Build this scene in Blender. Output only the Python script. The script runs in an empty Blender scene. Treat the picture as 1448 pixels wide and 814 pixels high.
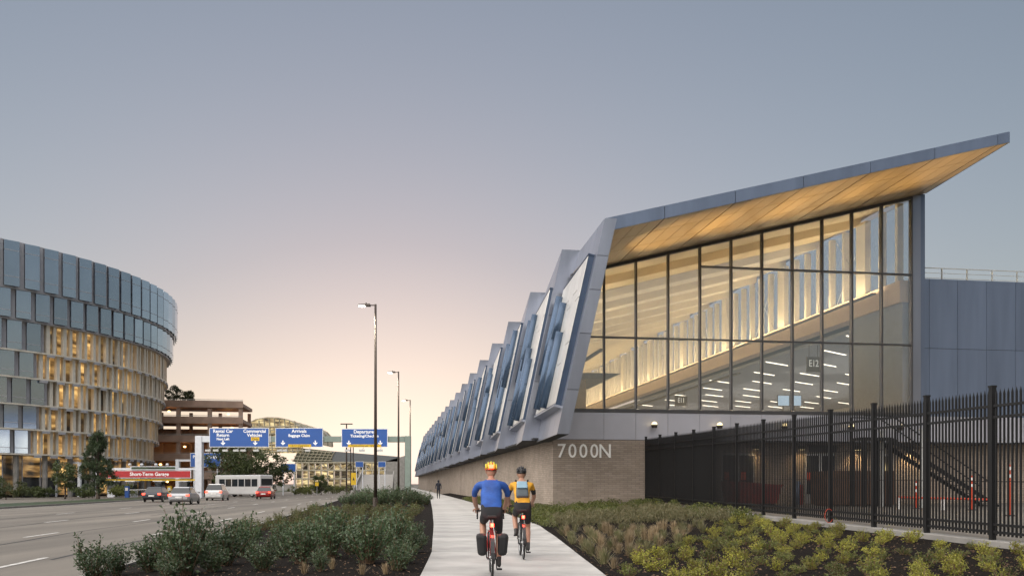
import bpy, bmesh, math, random
from mathutils import Vector, Matrix
random.seed(11)
sc = bpy.context.scene
COL = sc.collection
R = math.radians
# ------------------------------------------------------------------ camera, sky, fill lamp, exposure
F, EYE, HOR, CEN = 1200.0, 1.45, 686.0, 724.0
cam = bpy.data.cameras.new('camera')
camo = bpy.data.objects.new('camera', cam)
COL.objects.link(camo)
sc.camera = camo
camo.location = (0, 0, EYE)
camo.rotation_euler = (math.pi / 2, 0, 0)
cam.sensor_width = 36
cam.lens = 36 * F / 1448
cam.shift_y = (HOR - 407) / 1448
cam.clip_end = 5000
cam.clip_start = 0.1
world = bpy.data.worlds.new("World")
sc.world = world
world.use_nodes = True
wn = world.node_tree
sky = wn.nodes.new('ShaderNodeTexSky')
sky.sky_type = 'NISHITA'
sky.sun_disc = False
sky.sun_elevation = R(0.0)
sky.sun_rotation = R(-8)
sky.air_density = 1.0
sky.dust_density = 1.0
sky.ozone_density = 2.0
gam = wn.nodes.new('ShaderNodeGamma')
gam.inputs[1].default_value = 1.05
hsv = wn.nodes.new('ShaderNodeHueSaturation')
hsv.inputs['Saturation'].default_value = 0.72
wn.links.new(sky.outputs[0], gam.inputs[0])
wn.links.new(gam.outputs[0], hsv.inputs['Color'])
def vmath(op, a, b):
    n = wn.nodes.new('ShaderNodeVectorMath')
    n.operation = op
    for i, x in enumerate((a, b)):
        if isinstance(x, tuple):
            n.inputs[i].default_value = x
        else:
            wn.links.new(x, n.inputs[i])
    return n.outputs[0]
# the same soft shoulder over the whole sky, as the photograph's film response
lum = vmath('MULTIPLY', hsv.outputs[0], (0.586, 0.586, 0.586))
lum = vmath('DIVIDE', lum, vmath('ADD', lum, (1.0, 1.0, 1.0)))
lum = vmath('MULTIPLY', lum, (1.58, 1.54, 1.50))
wn.links.new(lum, wn.nodes['Background'].inputs[0])
wn.nodes['Background'].inputs[1].default_value = 0.15
sl = bpy.data.lights.new('soft_fill', 'SUN')  # soft fill added behind left to brighten the foreground; sky glow lies ahead
sl.energy = 0.98
sl.angle = R(120)
sl.color = (1, 0.93, 0.86)
fillo = bpy.data.objects.new('soft_fill', sl)
COL.objects.link(fillo)
fillo.rotation_euler = Vector((0.55, 0.42, -0.72)).to_track_quat('-Z', 'Y').to_euler()
vs = sc.view_settings
vs.view_transform = 'Standard'
vs.look = 'None'
vs.gamma = 1
vs.use_curve_mapping = False
vs.exposure = 2.737

# ------------------------------------------------------------------ materials
MATS = {}
def mat(name, col, rough=0.6, metal=0.0, var=0.12, scale=3.0, bump=0.0, bscale=40.0, rnd=0.0, col2=None, emit=None, estr=0.0,
        spec=0.5, stretch=None, trans=0.0, detail=4.0):
    m = bpy.data.materials.new(name)
    m.use_nodes = True
    n, l = m.node_tree.nodes, m.node_tree.links
    b = n['Principled BSDF']
    b.inputs['Roughness'].default_value = rough
    b.inputs['Metallic'].default_value = metal
    b.inputs['Specular IOR Level'].default_value = spec
    tc = n.new('ShaderNodeTexCoord')
    src = tc.outputs['Object']
    if stretch:
        mp = n.new('ShaderNodeMapping')
        mp.inputs['Scale'].default_value = stretch
        l.new(src, mp.inputs[0])
        src = mp.outputs[0]
    nz = n.new('ShaderNodeTexNoise')
    nz.inputs['Scale'].default_value = scale
    nz.inputs['Detail'].default_value = detail
    l.new(src, nz.inputs['Vector'])
    rp = n.new('ShaderNodeValToRGB')
    c2 = col2 or tuple(c * (1 + var) for c in col)
    c1 = col if col2 else tuple(c * (1 - var) for c in col)
    rp.color_ramp.elements[0].position = 0.32
    rp.color_ramp.elements[1].position = 0.68
    rp.color_ramp.elements[0].color = (*c1, 1)
    rp.color_ramp.elements[1].color = (*c2, 1)
    l.new(nz.outputs[0], rp.inputs[0])
    out = rp.outputs[0]
    if rnd:
        oi = n.new('ShaderNodeObjectInfo')
        mr = n.new('ShaderNodeMapRange')
        mr.inputs['To Min'].default_value = 1 - rnd
        mr.inputs['To Max'].default_value = 1 + rnd
        l.new(oi.outputs['Random'], mr.inputs['Value'])
        hs = n.new('ShaderNodeHueSaturation')
        l.new(mr.outputs[0], hs.inputs['Value'])
        l.new(out, hs.inputs['Color'])
        out = hs.outputs[0]
    l.new(out, b.inputs['Base Color'])
    mrr = n.new('ShaderNodeMapRange')
    mrr.inputs['To Min'].default_value = max(0.02, rough * 0.85)
    mrr.inputs['To Max'].default_value = min(1, rough * 1.15)
    l.new(nz.outputs[0], mrr.inputs['Value'])
    l.new(mrr.outputs[0], b.inputs['Roughness'])
    if bump:
        nb = n.new('ShaderNodeTexNoise')
        nb.inputs['Scale'].default_value = bscale
        nb.inputs['Detail'].default_value = 5
        l.new(src, nb.inputs['Vector'])
        bp = n.new('ShaderNodeBump')
        bp.inputs['Strength'].default_value = bump
        bp.inputs['Distance'].default_value = 0.02
        l.new(nb.outputs[0], bp.inputs['Height'])
        l.new(bp.outputs[0], b.inputs['Normal'])
    if emit:
        b.inputs['Emission Color'].default_value = (*emit, 1)
        b.inputs['Emission Strength'].default_value = estr
    if trans:
        b.inputs['Transmission Weight'].default_value = trans
    MATS[name] = m
    return m

def leaf_mat(name, c1, c2, rnd=0.25, rough=0.45, trans=0.25):
    m = mat(name, c1, rough=rough, col2=c2, scale=9, rnd=rnd, detail=2)
    n, l = m.node_tree.nodes, m.node_tree.links
    b = n['Principled BSDF']
    src = b.inputs['Base Color'].links[0].from_socket
    tr = n.new('ShaderNodeBsdfTranslucent')
    l.new(src, tr.inputs['Color'])
    mx = n.new('ShaderNodeMixShader')
    mx.inputs[0].default_value = trans
    l.new(b.outputs[0], mx.inputs[1])
    l.new(tr.outputs[0], mx.inputs[2])
    l.new(mx.outputs[0], n['Material Output'].inputs[0])
    return m

def glass_mat(name, tint, refl_rough=0.02, ior=1.5, boost=0.0):
    m = bpy.data.materials.new(name)
    m.use_nodes = True
    n, l = m.node_tree.nodes, m.node_tree.links
    n.remove(n['Principled BSDF'])
    t = n.new('ShaderNodeBsdfTransparent')
    t.inputs[0].default_value = (*tint, 1)
    g = n.new('ShaderNodeBsdfGlossy')
    g.inputs['Roughness'].default_value = refl_rough
    tc = n.new('ShaderNodeTexCoord')
    nz = n.new('ShaderNodeTexNoise')
    nz.inputs['Scale'].default_value = 0.6
    l.new(tc.outputs['Object'], nz.inputs['Vector'])
    bp = n.new('ShaderNodeBump')
    bp.inputs['Strength'].default_value = 0.04
    bp.inputs['Distance'].default_value = 0.05
    l.new(nz.outputs[0], bp.inputs['Height'])
    l.new(bp.outputs[0], g.inputs['Normal'])
    fr = n.new('ShaderNodeFresnel')
    fr.inputs[0].default_value = ior
    ad = n.new('ShaderNodeMath')
    ad.operation = 'ADD'
    ad.use_clamp = True
    ad.inputs[1].default_value = boost
    ge = n.new('ShaderNodeNewGeometry')
    iv = n.new('ShaderNodeMath')
    iv.operation = 'SUBTRACT'
    iv.inputs[0].default_value = 1.0
    l.new(ge.outputs['Backfacing'], iv.inputs[1])
    mu = n.new('ShaderNodeMath')
    mu.operation = 'MULTIPLY'
    l.new(fr.outputs[0], mu.inputs[0])
    l.new(iv.outputs[0], mu.inputs[1])
    l.new(mu.outputs[0], ad.inputs[0])
    mx = n.new('ShaderNodeMixShader')
    l.new(ad.outputs[0], mx.inputs[0])
    l.new(t.outputs[0], mx.inputs[1])
    l.new(g.outputs[0], mx.inputs[2])
    l.new(mx.outputs[0], n['Material Output'].inputs[0])
    MATS[name] = m
    return m

def brick_mat(name, c1, c2, mortar, bw=0.40, rh=0.10):
    m = bpy.data.materials.new(name)
    m.use_nodes = True
    n, l = m.node_tree.nodes, m.node_tree.links
    b = n['Principled BSDF']
    b.inputs['Roughness'].default_value = 0.85
    tc = n.new('ShaderNodeTexCoord')
    sx = n.new('ShaderNodeSeparateXYZ')
    l.new(tc.outputs['Object'], sx.inputs[0])
    ad = n.new('ShaderNodeMath')
    l.new(sx.outputs[0], ad.inputs[0])
    l.new(sx.outputs[1], ad.inputs[1])
    cx = n.new('ShaderNodeCombineXYZ')
    l.new(ad.outputs[0], cx.inputs[0])
    l.new(sx.outputs[2], cx.inputs[1])
    bk = n.new('ShaderNodeTexBrick')
    bk.inputs['Color1'].default_value = (*c1, 1)
    bk.inputs['Color2'].default_value = (*c2, 1)
    bk.inputs['Mortar'].default_value = (*mortar, 1)
    bk.inputs['Scale'].default_value = 1
    bk.inputs['Mortar Size'].default_value = 0.009
    bk.inputs['Mortar Smooth'].default_value = 0.3
    bk.inputs['Brick Width'].default_value = bw
    bk.inputs['Row Height'].default_value = rh
    l.new(cx.outputs[0], bk.inputs['Vector'])
    nz = n.new('ShaderNodeTexNoise')
    nz.inputs['Scale'].default_value = 0.7
    nz.inputs['Detail'].default_value = 6
    l.new(tc.outputs['Object'], nz.inputs['Vector'])
    mr = n.new('ShaderNodeMapRange')
    mr.inputs['To Min'].default_value = 0.60
    mr.inputs['To Max'].default_value = 1.38
    l.new(nz.outputs[0], mr.inputs['Value'])
    hs = n.new('ShaderNodeHueSaturation')
    l.new(bk.outputs['Color'], hs.inputs['Color'])
    l.new(mr.outputs[0], hs.inputs['Value'])
    l.new(hs.outputs[0], b.inputs['Base Color'])
    bp = n.new('ShaderNodeBump')
    bp.invert = True
    bp.inputs['Strength'].default_value = 0.6
    bp.inputs['Distance'].default_value = 0.02
    l.new(bk.outputs['Fac'], bp.inputs['Height'])
    l.new(bp.outputs[0], b.inputs['Normal'])
    MATS[name] = m
    return m

def window_light_mat(name, warm, strength):
    """lit rooms behind far glass: brightness differs from pane to pane and within a pane"""
    m = bpy.data.materials.new(name)
    m.use_nodes = True
    n, l = m.node_tree.nodes, m.node_tree.links
    b = n['Principled BSDF']
    b.inputs['Base Color'].default_value = (0.05, 0.05, 0.05, 1)
    b.inputs['Roughness'].default_value = 0.12
    tc = n.new('ShaderNodeTexCoord')
    oi = n.new('ShaderNodeObjectInfo')
    mp = n.new('ShaderNodeMapping')
    mp.inputs['Scale'].default_value = (0.30, 0.30, 1.1)
    l.new(tc.outputs['Object'], mp.inputs[0])
    l.new(oi.outputs['Random'], mp.inputs['Location'])
    nz = n.new('ShaderNodeTexNoise')
    nz.inputs['Scale'].default_value = 1.1
    nz.inputs['Detail'].default_value = 3
    l.new(mp.outputs[0], nz.inputs['Vector'])
    rp = n.new('ShaderNodeValToRGB')
    e = rp.color_ramp.elements
    e[0].position = 0.36
    e[0].color = (0.02, 0.014, 0.008, 1)
    e[1].position = 0.66
    e[1].color = (*warm, 1)
    k = e.new(0.5)
    k.color = (warm[0] * 0.38, warm[1] * 0.33, warm[2] * 0.3, 1)
    l.new(nz.outputs[0], rp.inputs[0])
    l.new(rp.outputs[0], b.inputs['Emission Color'])
    mr = n.new('ShaderNodeMapRange')
    mr.inputs['To Min'].default_value = strength * 0.05
    mr.inputs['To Max'].default_value = strength * 1.7
    l.new(oi.outputs['Random'], mr.inputs['Value'])
    l.new(mr.outputs[0], b.inputs['Emission Strength'])
    MATS[name] = m
    return m

mat('asphalt', (0.135, 0.121, 0.103), 0.80, var=0.36, scale=0.55, bump=0.35, bscale=60, stretch=(1, 0.07, 1), detail=9)
mat('ground_soil', (0.07, 0.075, 0.05), 0.95, var=0.3, scale=0.1, bump=0.3, bscale=8)
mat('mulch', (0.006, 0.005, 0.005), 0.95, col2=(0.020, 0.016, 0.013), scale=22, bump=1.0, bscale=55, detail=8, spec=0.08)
mat('concrete_path', (0.37, 0.36, 0.345), 0.8, var=0.24, scale=0.9, bump=0.25, bscale=90, rnd=0.07, detail=10)
mat('concrete', (0.235, 0.225, 0.21), 0.85, var=0.18, scale=1.2, bump=0.25, bscale=50, detail=8)
mat('concrete_tan', (0.38, 0.27, 0.215), 0.85, var=0.2, scale=0.5, bump=0.2, bscale=20, detail=8)
mat('marking', (0.48, 0.47, 0.45), 0.7, var=0.4, scale=7, detail=10)
mat('cladding', (0.275, 0.295, 0.35), 0.30, 0.72, var=0.10, scale=1.6, rnd=0.09, stretch=(1, 1, .12))
mat('cladding_dark', (0.155, 0.195, 0.275), 0.34, 0.5, var=0.09, scale=1.6, rnd=0.08, stretch=(1, 1, .12))
mat('spandrel', (0.47, 0.475, 0.53), 0.4, 0.4, var=0.05, scale=0.8, rnd=0.04)
mat('joint', (0.03, 0.03, 0.032), 0.9)
mat('fin_blue', (0.055, 0.09, 0.15), 0.26, 0.45, var=0.06, scale=1.5, rnd=0.06)
mat('navy_metal', (0.035, 0.055, 0.095), 0.3, 0.5, var=0.05)
mat('pane_reflect', (0.80, 0.78, 0.73), 0.30, 0.6, var=0.05, scale=0.5, rnd=0.10)
mat('soffit_panel', (0.36, 0.275, 0.175), 0.36, 0.35, var=0.05, scale=1.0, rnd=0.06)
mat('mullion', (0.10, 0.10, 0.105), 0.35, 0.6, var=0.05)
mat('ceiling_panel', (0.72, 0.66, 0.55), 0.6, var=0.04, scale=0.6, rnd=0.06)
mat('interior_white', (0.70, 0.66, 0.60), 0.6, var=0.04)
mat('interior_band', (0.70, 0.56, 0.45), 0.6, var=0.05)
mat('interior_grey', (0.30, 0.335, 0.42), 0.6, var=0.06)  # blue tint puts the sky reflection of the lower gable panes into the colour
mat('floor_dark', (0.2, 0.19, 0.18), 0.5)
mat('strip_light', (0.9, 0.85, 0.75), 0.5, emit=(1, 0.87, 0.66), estr=0.6)
mat('screen', (0.1, 0.1, 0.1), 0.3, emit=(0.6, 0.82, 1.0), estr=0.13)
mat('sign_dark', (0.02, 0.02, 0.025), 0.4)
mat('sign_text', (0.8, 0.8, 0.78), 0.5, emit=(1, 1, 0.95), estr=0.06)
mat('letter_metal', (0.88, 0.87, 0.84), 0.5, 0.0, var=0.03)
mat('fence_black', (0.007, 0.007, 0.008), 0.5, 0.1, var=0.1)
mat('lamp_body', (0.05, 0.04, 0.032), 0.5, 0.4)
mat('lamp_glow', (0.9, 0.8, 0.5), 0.4, emit=(1, 0.75, 0.36), estr=0.35)
mat('street_glow', (0.9, 0.9, 0.8), 0.4, emit=(1, 0.95, 0.82), estr=4.0)
mat('bronze_pole', (0.055, 0.042, 0.034), 0.5, 0.35, var=0.1)
mat('galvanised', (0.46, 0.47, 0.46), 0.5, 0.35, var=0.08, scale=2)
mat('gantry_green', (0.20, 0.25, 0.22), 0.5, 0.3, var=0.08, scale=2)
mat('gantry_white', (0.62, 0.64, 0.68), 0.55, 0.1, var=0.06)
mat('sign_blue', (0.012, 0.085, 0.34), 0.45, var=0.07, scale=0.6)
mat('sign_border', (0.75, 0.77, 0.8), 0.5)
mat('sign_yellow', (0.72, 0.46, 0.015), 0.5)
mat('sign_red', (0.42, 0.018, 0.022), 0.5)
mat('sign_lettering', (0.82, 0.82, 0.82), 0.5, emit=(1, 1, 1), estr=0.025)
mat('sign_black_text', (0.02, 0.02, 0.02), 0.5)
mat('tower_glass', (0.50, 0.58, 0.67), 0.10, 0.92, var=0.05, scale=0.3, rnd=0.14)
mat('tower_fin', (0.40, 0.40, 0.43), 0.5, 0.3, var=0.06)
mat('tower_core', (0.05, 0.055, 0.06), 0.25, 0.2)
mat('tower_fin_warm', (0.66, 0.62, 0.54), 0.45, 0.15, var=0.06)
window_light_mat('lit_room', (1.0, 0.62, 0.22), 0.12)
window_light_mat('lit_hall', (1.0, 0.80, 0.40), 0.13)
mat('garage_lamp', (0.9, 0.6, 0.3), 0.5, emit=(1, 0.5, 0.16), estr=1.2)
mat('warm_ceiling', (0.30, 0.17, 0.11), 0.7, var=0.1)
mat('roof_glass', (0.16, 0.17, 0.12), 0.2, 0.5, var=0.2, scale=0.2, rnd=0.25)
mat('roof_grey', (0.12, 0.13, 0.135), 0.5, 0.2)
mat('steel_tan', (0.35, 0.32, 0.24), 0.5, 0.3)
mat('bark', (0.08, 0.06, 0.045), 0.9, bump=0.6, bscale=20)
mat('stem', (0.14, 0.085, 0.05), 0.8)
leaf_mat('leaf_tree', (0.042, 0.060, 0.020), (0.095, 0.118, 0.038))
leaf_mat('leaf_conifer', (0.026, 0.044, 0.020), (0.058, 0.082, 0.034))
leaf_mat('leaf_shrub', (0.036, 0.068, 0.030), (0.105, 0.148, 0.072), rough=0.28)
leaf_mat('leaf_hedge', (0.055, 0.072, 0.018), (0.115, 0.125, 0.038))
leaf_mat('leaf_lime', (0.130, 0.150, 0.020), (0.370, 0.345, 0.052), rnd=.35)
leaf_mat('leaf_cover', (0.060, 0.080, 0.018), (0.160, 0.170, 0.040), rnd=.35)
leaf_mat('straw', (0.22, 0.16, 0.09), (0.36, 0.28, 0.17))
leaf_mat('straw_green', (0.11, 0.12, 0.05), (0.24, 0.20, 0.11))
leaf_mat('turf', (0.035, 0.06, 0.028), (0.06, 0.09, 0.04), rnd=0)
mat('red_paint', (0.22, 0.014, 0.012), 0.5, var=0.2, scale=2)
mat('brown_board', (0.10, 0.055, 0.035), 0.8, var=0.25, scale=2, stretch=(1, 1, 6))
mat('safety_orange', (0.45, 0.05, 0.014), 0.5)
mat('white_band', (0.75, 0.74, 0.72), 0.5)
mat('door_grey', (0.40, 0.40, 0.40), 0.5, 0.1)
mat('black_rubber', (0.012, 0.012, 0.012), 0.75)
mat('chrome', (0.6, 0.6, 0.6), 0.25, 0.9)
mat('black_metal', (0.015, 0.015, 0.017), 0.35, 0.3)
mat('bike_red', (0.30, 0.02, 0.02), 0.3, 0.2)
mat('tail_light', (0.5, 0.02, 0.02), 0.3, emit=(1, 0.05, 0.025), estr=2.2)
mat('car_tail', (0.4, 0.01, 0.01), 0.3, emit=(1, 0.06, 0.03), estr=.8)
mat('skin', (0.40, 0.22, 0.15), 0.55, var=0.06, scale=12)
mat('jersey_blue', (0.018, 0.075, 0.31), 0.75, var=0.25, scale=6, bump=1.0, bscale=9)
mat('jersey_yellow', (0.55, 0.27, 0.018), 0.75, var=0.2, scale=6, bump=1.0, bscale=9)
mat('cloth_black', (0.014, 0.014, 0.017), 0.8, var=0.2, scale=6)
mat('cloth_navy', (0.012, 0.015, 0.025), 0.85, var=0.2, scale=6)
mat('shoe', (0.03, 0.03, 0.03), 0.6)
mat('hair', (0.02, 0.014, 0.01), 0.6)
mat('helmet_orange', (0.62, 0.10, 0.02), 0.35)
mat('helmet_yellow', (0.60, 0.58, 0.05), 0.35)
mat('helmet_black', (0.012, 0.012, 0.014), 0.35)
mat('pack_grey', (0.06, 0.075, 0.085), 0.75, var=0.2, scale=5)
mat('pack_blue', (0.20, 0.32, 0.40), 0.6, var=0.1, scale=5)
mat('pannier', (0.012, 0.012, 0.014), 0.7, var=0.2, scale=6)
mat('car_white', (0.62, 0.62, 0.62), 0.25, 0.1, var=0.02)
mat('car_silver', (0.36, 0.37, 0.39), 0.3, 0.6, var=0.02)
mat('car_dark', (0.04, 0.045, 0.055), 0.25, 0.4, var=0.02)
mat('car_red', (0.26, 0.02, 0.02), 0.25, 0.2, var=0.02)
mat('car_glass', (0.02, 0.025, 0.03), 0.06, 0.0, var=0.02)
mat('eye_white', (0.7, 0.7, 0.7), 0.3)
glass_mat('hall_glass', (0.93, 0.94, 0.95), boost=0.22)
glass_mat('clerestory_glass', (0.92, 0.94, 0.95))
glass_mat('canopy_glass', (0.55, 0.6, 0.5), boost=0.08)
brick_mat('brick', (0.345, 0.285, 0.235), (0.275, 0.225, 0.18), (0.185, 0.155, 0.13))
brick_mat('brick_dark', (0.20, 0.15, 0.11), (0.16, 0.12, 0.09), (0.11, 0.09, 0.07))

# ------------------------------------------------------------------ mesh helpers
def M(x):
    return MATS[x]

class MB:
    def __init__(s):
        s.v, s.f, s.m = [], [], []
    def add(s, vs, fs, mi=0):
        o = len(s.v)
        s.v += [tuple(p) for p in vs]
        s.f += [tuple(o + i for i in f) for f in fs]
        s.m += [mi] * len(fs)
        return s
    def hexa(s, p, mi=0):
        return s.add(p, [(0, 3, 2, 1), (4, 5, 6, 7), (0, 1, 5, 4), (1, 2, 6, 5), (2, 3, 7, 6), (3, 0, 4, 7)], mi)
    def box(s, x0, x1, y0, y1, z0, z1, mi=0):
        return s.hexa([(x0, y0, z0), (x1, y0, z0), (x1, y1, z0), (x0, y1, z0),
                       (x0, y0, z1), (x1, y0, z1), (x1, y1, z1), (x0, y1, z1)], mi)
    def prism(s, pts, off, mi=0):
        n = len(pts)
        off = Vector(off)
        a = [Vector(p) for p in pts]
        vs = a + [p + off for p in a]
        fs = [tuple(range(n - 1, -1, -1)), tuple(range(n, 2 * n))]
        fs += [(i, (i + 1) % n, n + (i + 1) % n, n + i) for i in range(n)]
        return s.add(vs, fs, mi)
    def tube(s, p0, p1, r0, r1=None, n=8, mi=0, cap=True):
        r1 = r0 if r1 is None else r1
        p0, p1 = Vector(p0), Vector(p1)
        d = (p1 - p0)
        if d.length < 1e-6:
            return s
        q = d.to_track_quat('Z', 'Y')
        a, b = q @ Vector((1, 0, 0)), q @ Vector((0, 1, 0))
        vs = []
        for p, r in ((p0, r0), (p1, r1)):
            for i in range(n):
                t = 2 * math.pi * i / n
                vs.append(p + a * (r * math.cos(t)) + b * (r * math.sin(t)))
        fs = [(i, (i + 1) % n, n + (i + 1) % n, n + i) for i in range(n)]
        if cap:
            fs += [tuple(range(n - 1, -1, -1)), tuple(range(n, 2 * n))]
        return s.add(vs, fs, mi)
    def path(s, pts, rs, n=8, mi=0):
        for i in range(len(pts) - 1):
            s.tube(pts[i], pts[i + 1], rs[i] if isinstance(rs, (list, tuple)) else rs,
                   rs[i + 1] if isinstance(rs, (list, tuple)) else rs, n, mi)
        return s
    def ball(s, c, r, nu=10, nv=7, mi=0, lo=-90, hi=90):
        rx, ry, rz = r if isinstance(r, (tuple, list)) else (r, r, r)
        vs, fs = [], []
        for j in range(nv + 1):
            t = R(lo + (hi - lo) * j / nv)
            for i in range(nu):
                a = 2 * math.pi * i / nu
                vs.append((c[0] + rx * math.cos(t) * math.cos(a), c[1] + ry * math.cos(t) * math.sin(a), c[2] + rz * math.sin(t)))
        for j in range(nv):
            for i in range(nu):
                fs.append((j * nu + i, j * nu + (i + 1) % nu, (j + 1) * nu + (i + 1) % nu, (j + 1) * nu + i))
        return s.add(vs, fs, mi)
    def torus(s, c, R0, r, axis='x', nu=28, nv=8, mi=0):
        vs, fs = [], []
        for i in range(nu):
            a = 2 * math.pi * i / nu
            for j in range(nv):
                b = 2 * math.pi * j / nv
                q = R0 + r * math.cos(b)
                w = r * math.sin(b)
                if axis == 'x':
                    p = (c[0] + w, c[1] + q * math.cos(a), c[2] + q * math.sin(a))
                else:
                    p = (c[0] + q * math.cos(a), c[1] + q * math.sin(a), c[2] + w)
                vs.append(p)
        for i in range(nu):
            for j in range(nv):
                fs.append((i * nv + j, ((i + 1) % nu) * nv + j, ((i + 1) % nu) * nv + (j + 1) % nv, i * nv + (j + 1) % nv))
        return s.add(vs, fs, mi)
    def mesh(s, name, mats, smooth=False):
        me = bpy.data.meshes.new(name)
        me.from_pydata(s.v, [], s.f)
        if not isinstance(mats, (list, tuple)):
            mats = [mats]
        for m in mats:
            me.materials.append(M(m) if isinstance(m, str) else m)
        if any(s.m):
            me.polygons.foreach_set('material_index', s.m)
        if smooth:
            me.polygons.foreach_set('use_smooth', [True] * len(me.polygons))
        bm = bmesh.new()
        bm.from_mesh(me)
        bmesh.ops.recalc_face_normals(bm, faces=bm.faces)
        bm.to_mesh(me)
        bm.free()
        me.update()
        return me
    def build(s, name, mats, parent=None, smooth=False, bevel=0.0, loc=None):
        o = bpy.data.objects.new(name, s.mesh(name, mats, smooth))
        COL.objects.link(o)
        if loc:
            o.location = loc
        if parent:
            o.parent = parent
        if bevel:
            b = o.modifiers.new('bevel', 'BEVEL')
            b.width = bevel
            b.segments = 2
            b.limit_method = 'ANGLE'
        return o

def place(name, me, parent=None, loc=(0, 0, 0), rot=(0, 0, 0), scale=None):
    o = bpy.data.objects.new(name, me)
    COL.objects.link(o)
    o.location = loc
    o.rotation_euler = rot
    if scale:
        o.scale = scale if isinstance(scale, (tuple, list)) else (scale,) * 3
    if parent:
        o.parent = parent
    return o

def tag(o, label=None, cat=None, group=None, kind=None):
    for k, x in (('label', label), ('category', cat), ('group', group), ('kind', kind)):
        if x:
            o[k] = x
    return o

def thing(name, label, cat, loc=(0, 0, 0), rotz=0.0, group=None):
    o = bpy.data.objects.new(name, None)
    COL.objects.link(o)
    o.empty_display_size = 0.3
    o.location = loc
    o.rotation_euler = (0, 0, rotz)
    return tag(o, label, cat, group)

def copy_tree(o, parent=None):
    c = o.copy()
    COL.objects.link(c)
    c.parent = parent
    for ch in list(o.children):
        copy_tree(ch, c)
    return c

def text(name, body, size, parent, loc, mat_, rot=(math.pi / 2, 0, 0), extrude=0.01, bold=0.0, align='CENTER', xs=1.0):
    cu = bpy.data.curves.new(name, 'FONT')
    cu.body = body
    cu.size = size
    cu.extrude = extrude
    cu.offset = bold
    cu.align_x = align
    cu.align_y = 'CENTER'
    cu.resolution_u = 3
    cu.materials.append(M(mat_))
    tmp = bpy.data.objects.new(name, cu)
    COL.objects.link(tmp)
    bpy.context.view_layer.update()
    me = bpy.data.meshes.new_from_object(tmp.evaluated_get(bpy.context.evaluated_depsgraph_get()))
    bpy.data.objects.remove(tmp)
    o = bpy.data.objects.new(name, me)
    COL.objects.link(o)
    o.location = loc
    o.rotation_euler = rot
    o.scale = (xs, 1, 1)
    o.parent = parent
    return o

def lamp(name, kind, parent, loc, energy, color=(1, 0.8, 0.5), rot=(0, 0, 0), size=0.2, size_y=None, spot=None):
    l = bpy.data.lights.new(name, kind)
    l.energy = energy
    l.color = color
    if kind == 'AREA':
        l.size = size
        if size_y:
            l.shape = 'RECTANGLE'
            l.size_y = size_y
    else:
        l.shadow_soft_size = size
    if spot:
        l.spot_size = R(spot)
        l.spot_blend = 0.7
    o = bpy.data.objects.new(name, l)
    COL.objects.link(o)
    o.location = loc
    o.rotation_euler = rot
    o.parent = parent
    return o

def lerp(pts, y):
    if y <= pts[0][0]:
        (a, b), (c, d) = pts[0], pts[1]
    else:
        for (a, b), (c, d) in zip(pts, pts[1:]):
            if y <= c:
                break
    return b + (d - b) * (y - a) / (c - a)
# ------------------------------------------------------------------ terrain, road, path, planting beds
SL = -0.148
def road_x(y):
    return -6.9 + SL * (y - 13.5)
PATH_L = [(2, -1.0), (13.5, -1.47), (18.5, -1.75), (32, -2.95), (48, -4.5), (80, -7.7), (110, -11.9), (150, -17.6), (240, -31.0)]
PATH_R = [(2, 1.8), (13.5, 1.53), (24, 1.25), (31, 1.0), (38, 0.25), (48, -0.95), (67, -3.3), (80, -5.1), (110, -9.3), (150, -15.1), (240, -28.5)]
def path_z(y):
    return max(0.0, (y - 30) * 0.0045)
def fence_x(y):
    return 12.99 + SL * y
def fence_z(y):
    return 0.28 + (y - 17.5) * 0.0128
def wall_x(y):
    return 2.02 + SL * (y - 41.8)
def bed_z(x, y):
    """right-hand bed: rises from the path edge to the fence kerb"""
    x0, x1 = lerp(PATH_R, y), fence_x(y) - 0.2
    t = min(1, max(0, (x - x0) / (x1 - x0)))
    hi = fence_z(y) - 0.10
    return path_z(y) - 0.03 + (hi - path_z(y)) * (t ** 0.8) + 0.03 * math.sin(x * 2.1 + y) * t * (1 - t)
def left_bed_z(x, y):
    x0, x1 = road_x(y), lerp(PATH_L, y)
    t = min(1, max(0, (x - x0) / (x1 - x0)))
    return -0.04 * (1 - t) + (path_z(y) - 0.03) * t + 0.35 * t * (1 - t)

def grid_sheet(name, ys, fx0, fx1, fz, nx, m, skirt=None):
    b = MB()
    vs, fs = [], []
    for y in ys:
        a, c = fx0(y), fx1(y)
        for i in range(nx + 1):
            x = a + (c - a) * i / nx
            vs.append((x, y, fz(x, y)))
    for j in range(len(ys) - 1):
        for i in range(nx):
            k = j * (nx + 1) + i
            fs.append((k, k + 1, k + nx + 2, k + nx + 1))
    b.add(vs, fs)
    return b.build(name, m, smooth=True)

g = MB()
g.add([(-2500, -400, -0.35), (2500, -400, -0.35), (2500, 4500, -0.35), (-2500, 4500, -0.35)], [(0, 1, 2, 3)])
tag(g.build('ground', 'ground_soil'), 'dull grass and soil ground spreading to the horizon', kind='structure')

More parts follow.
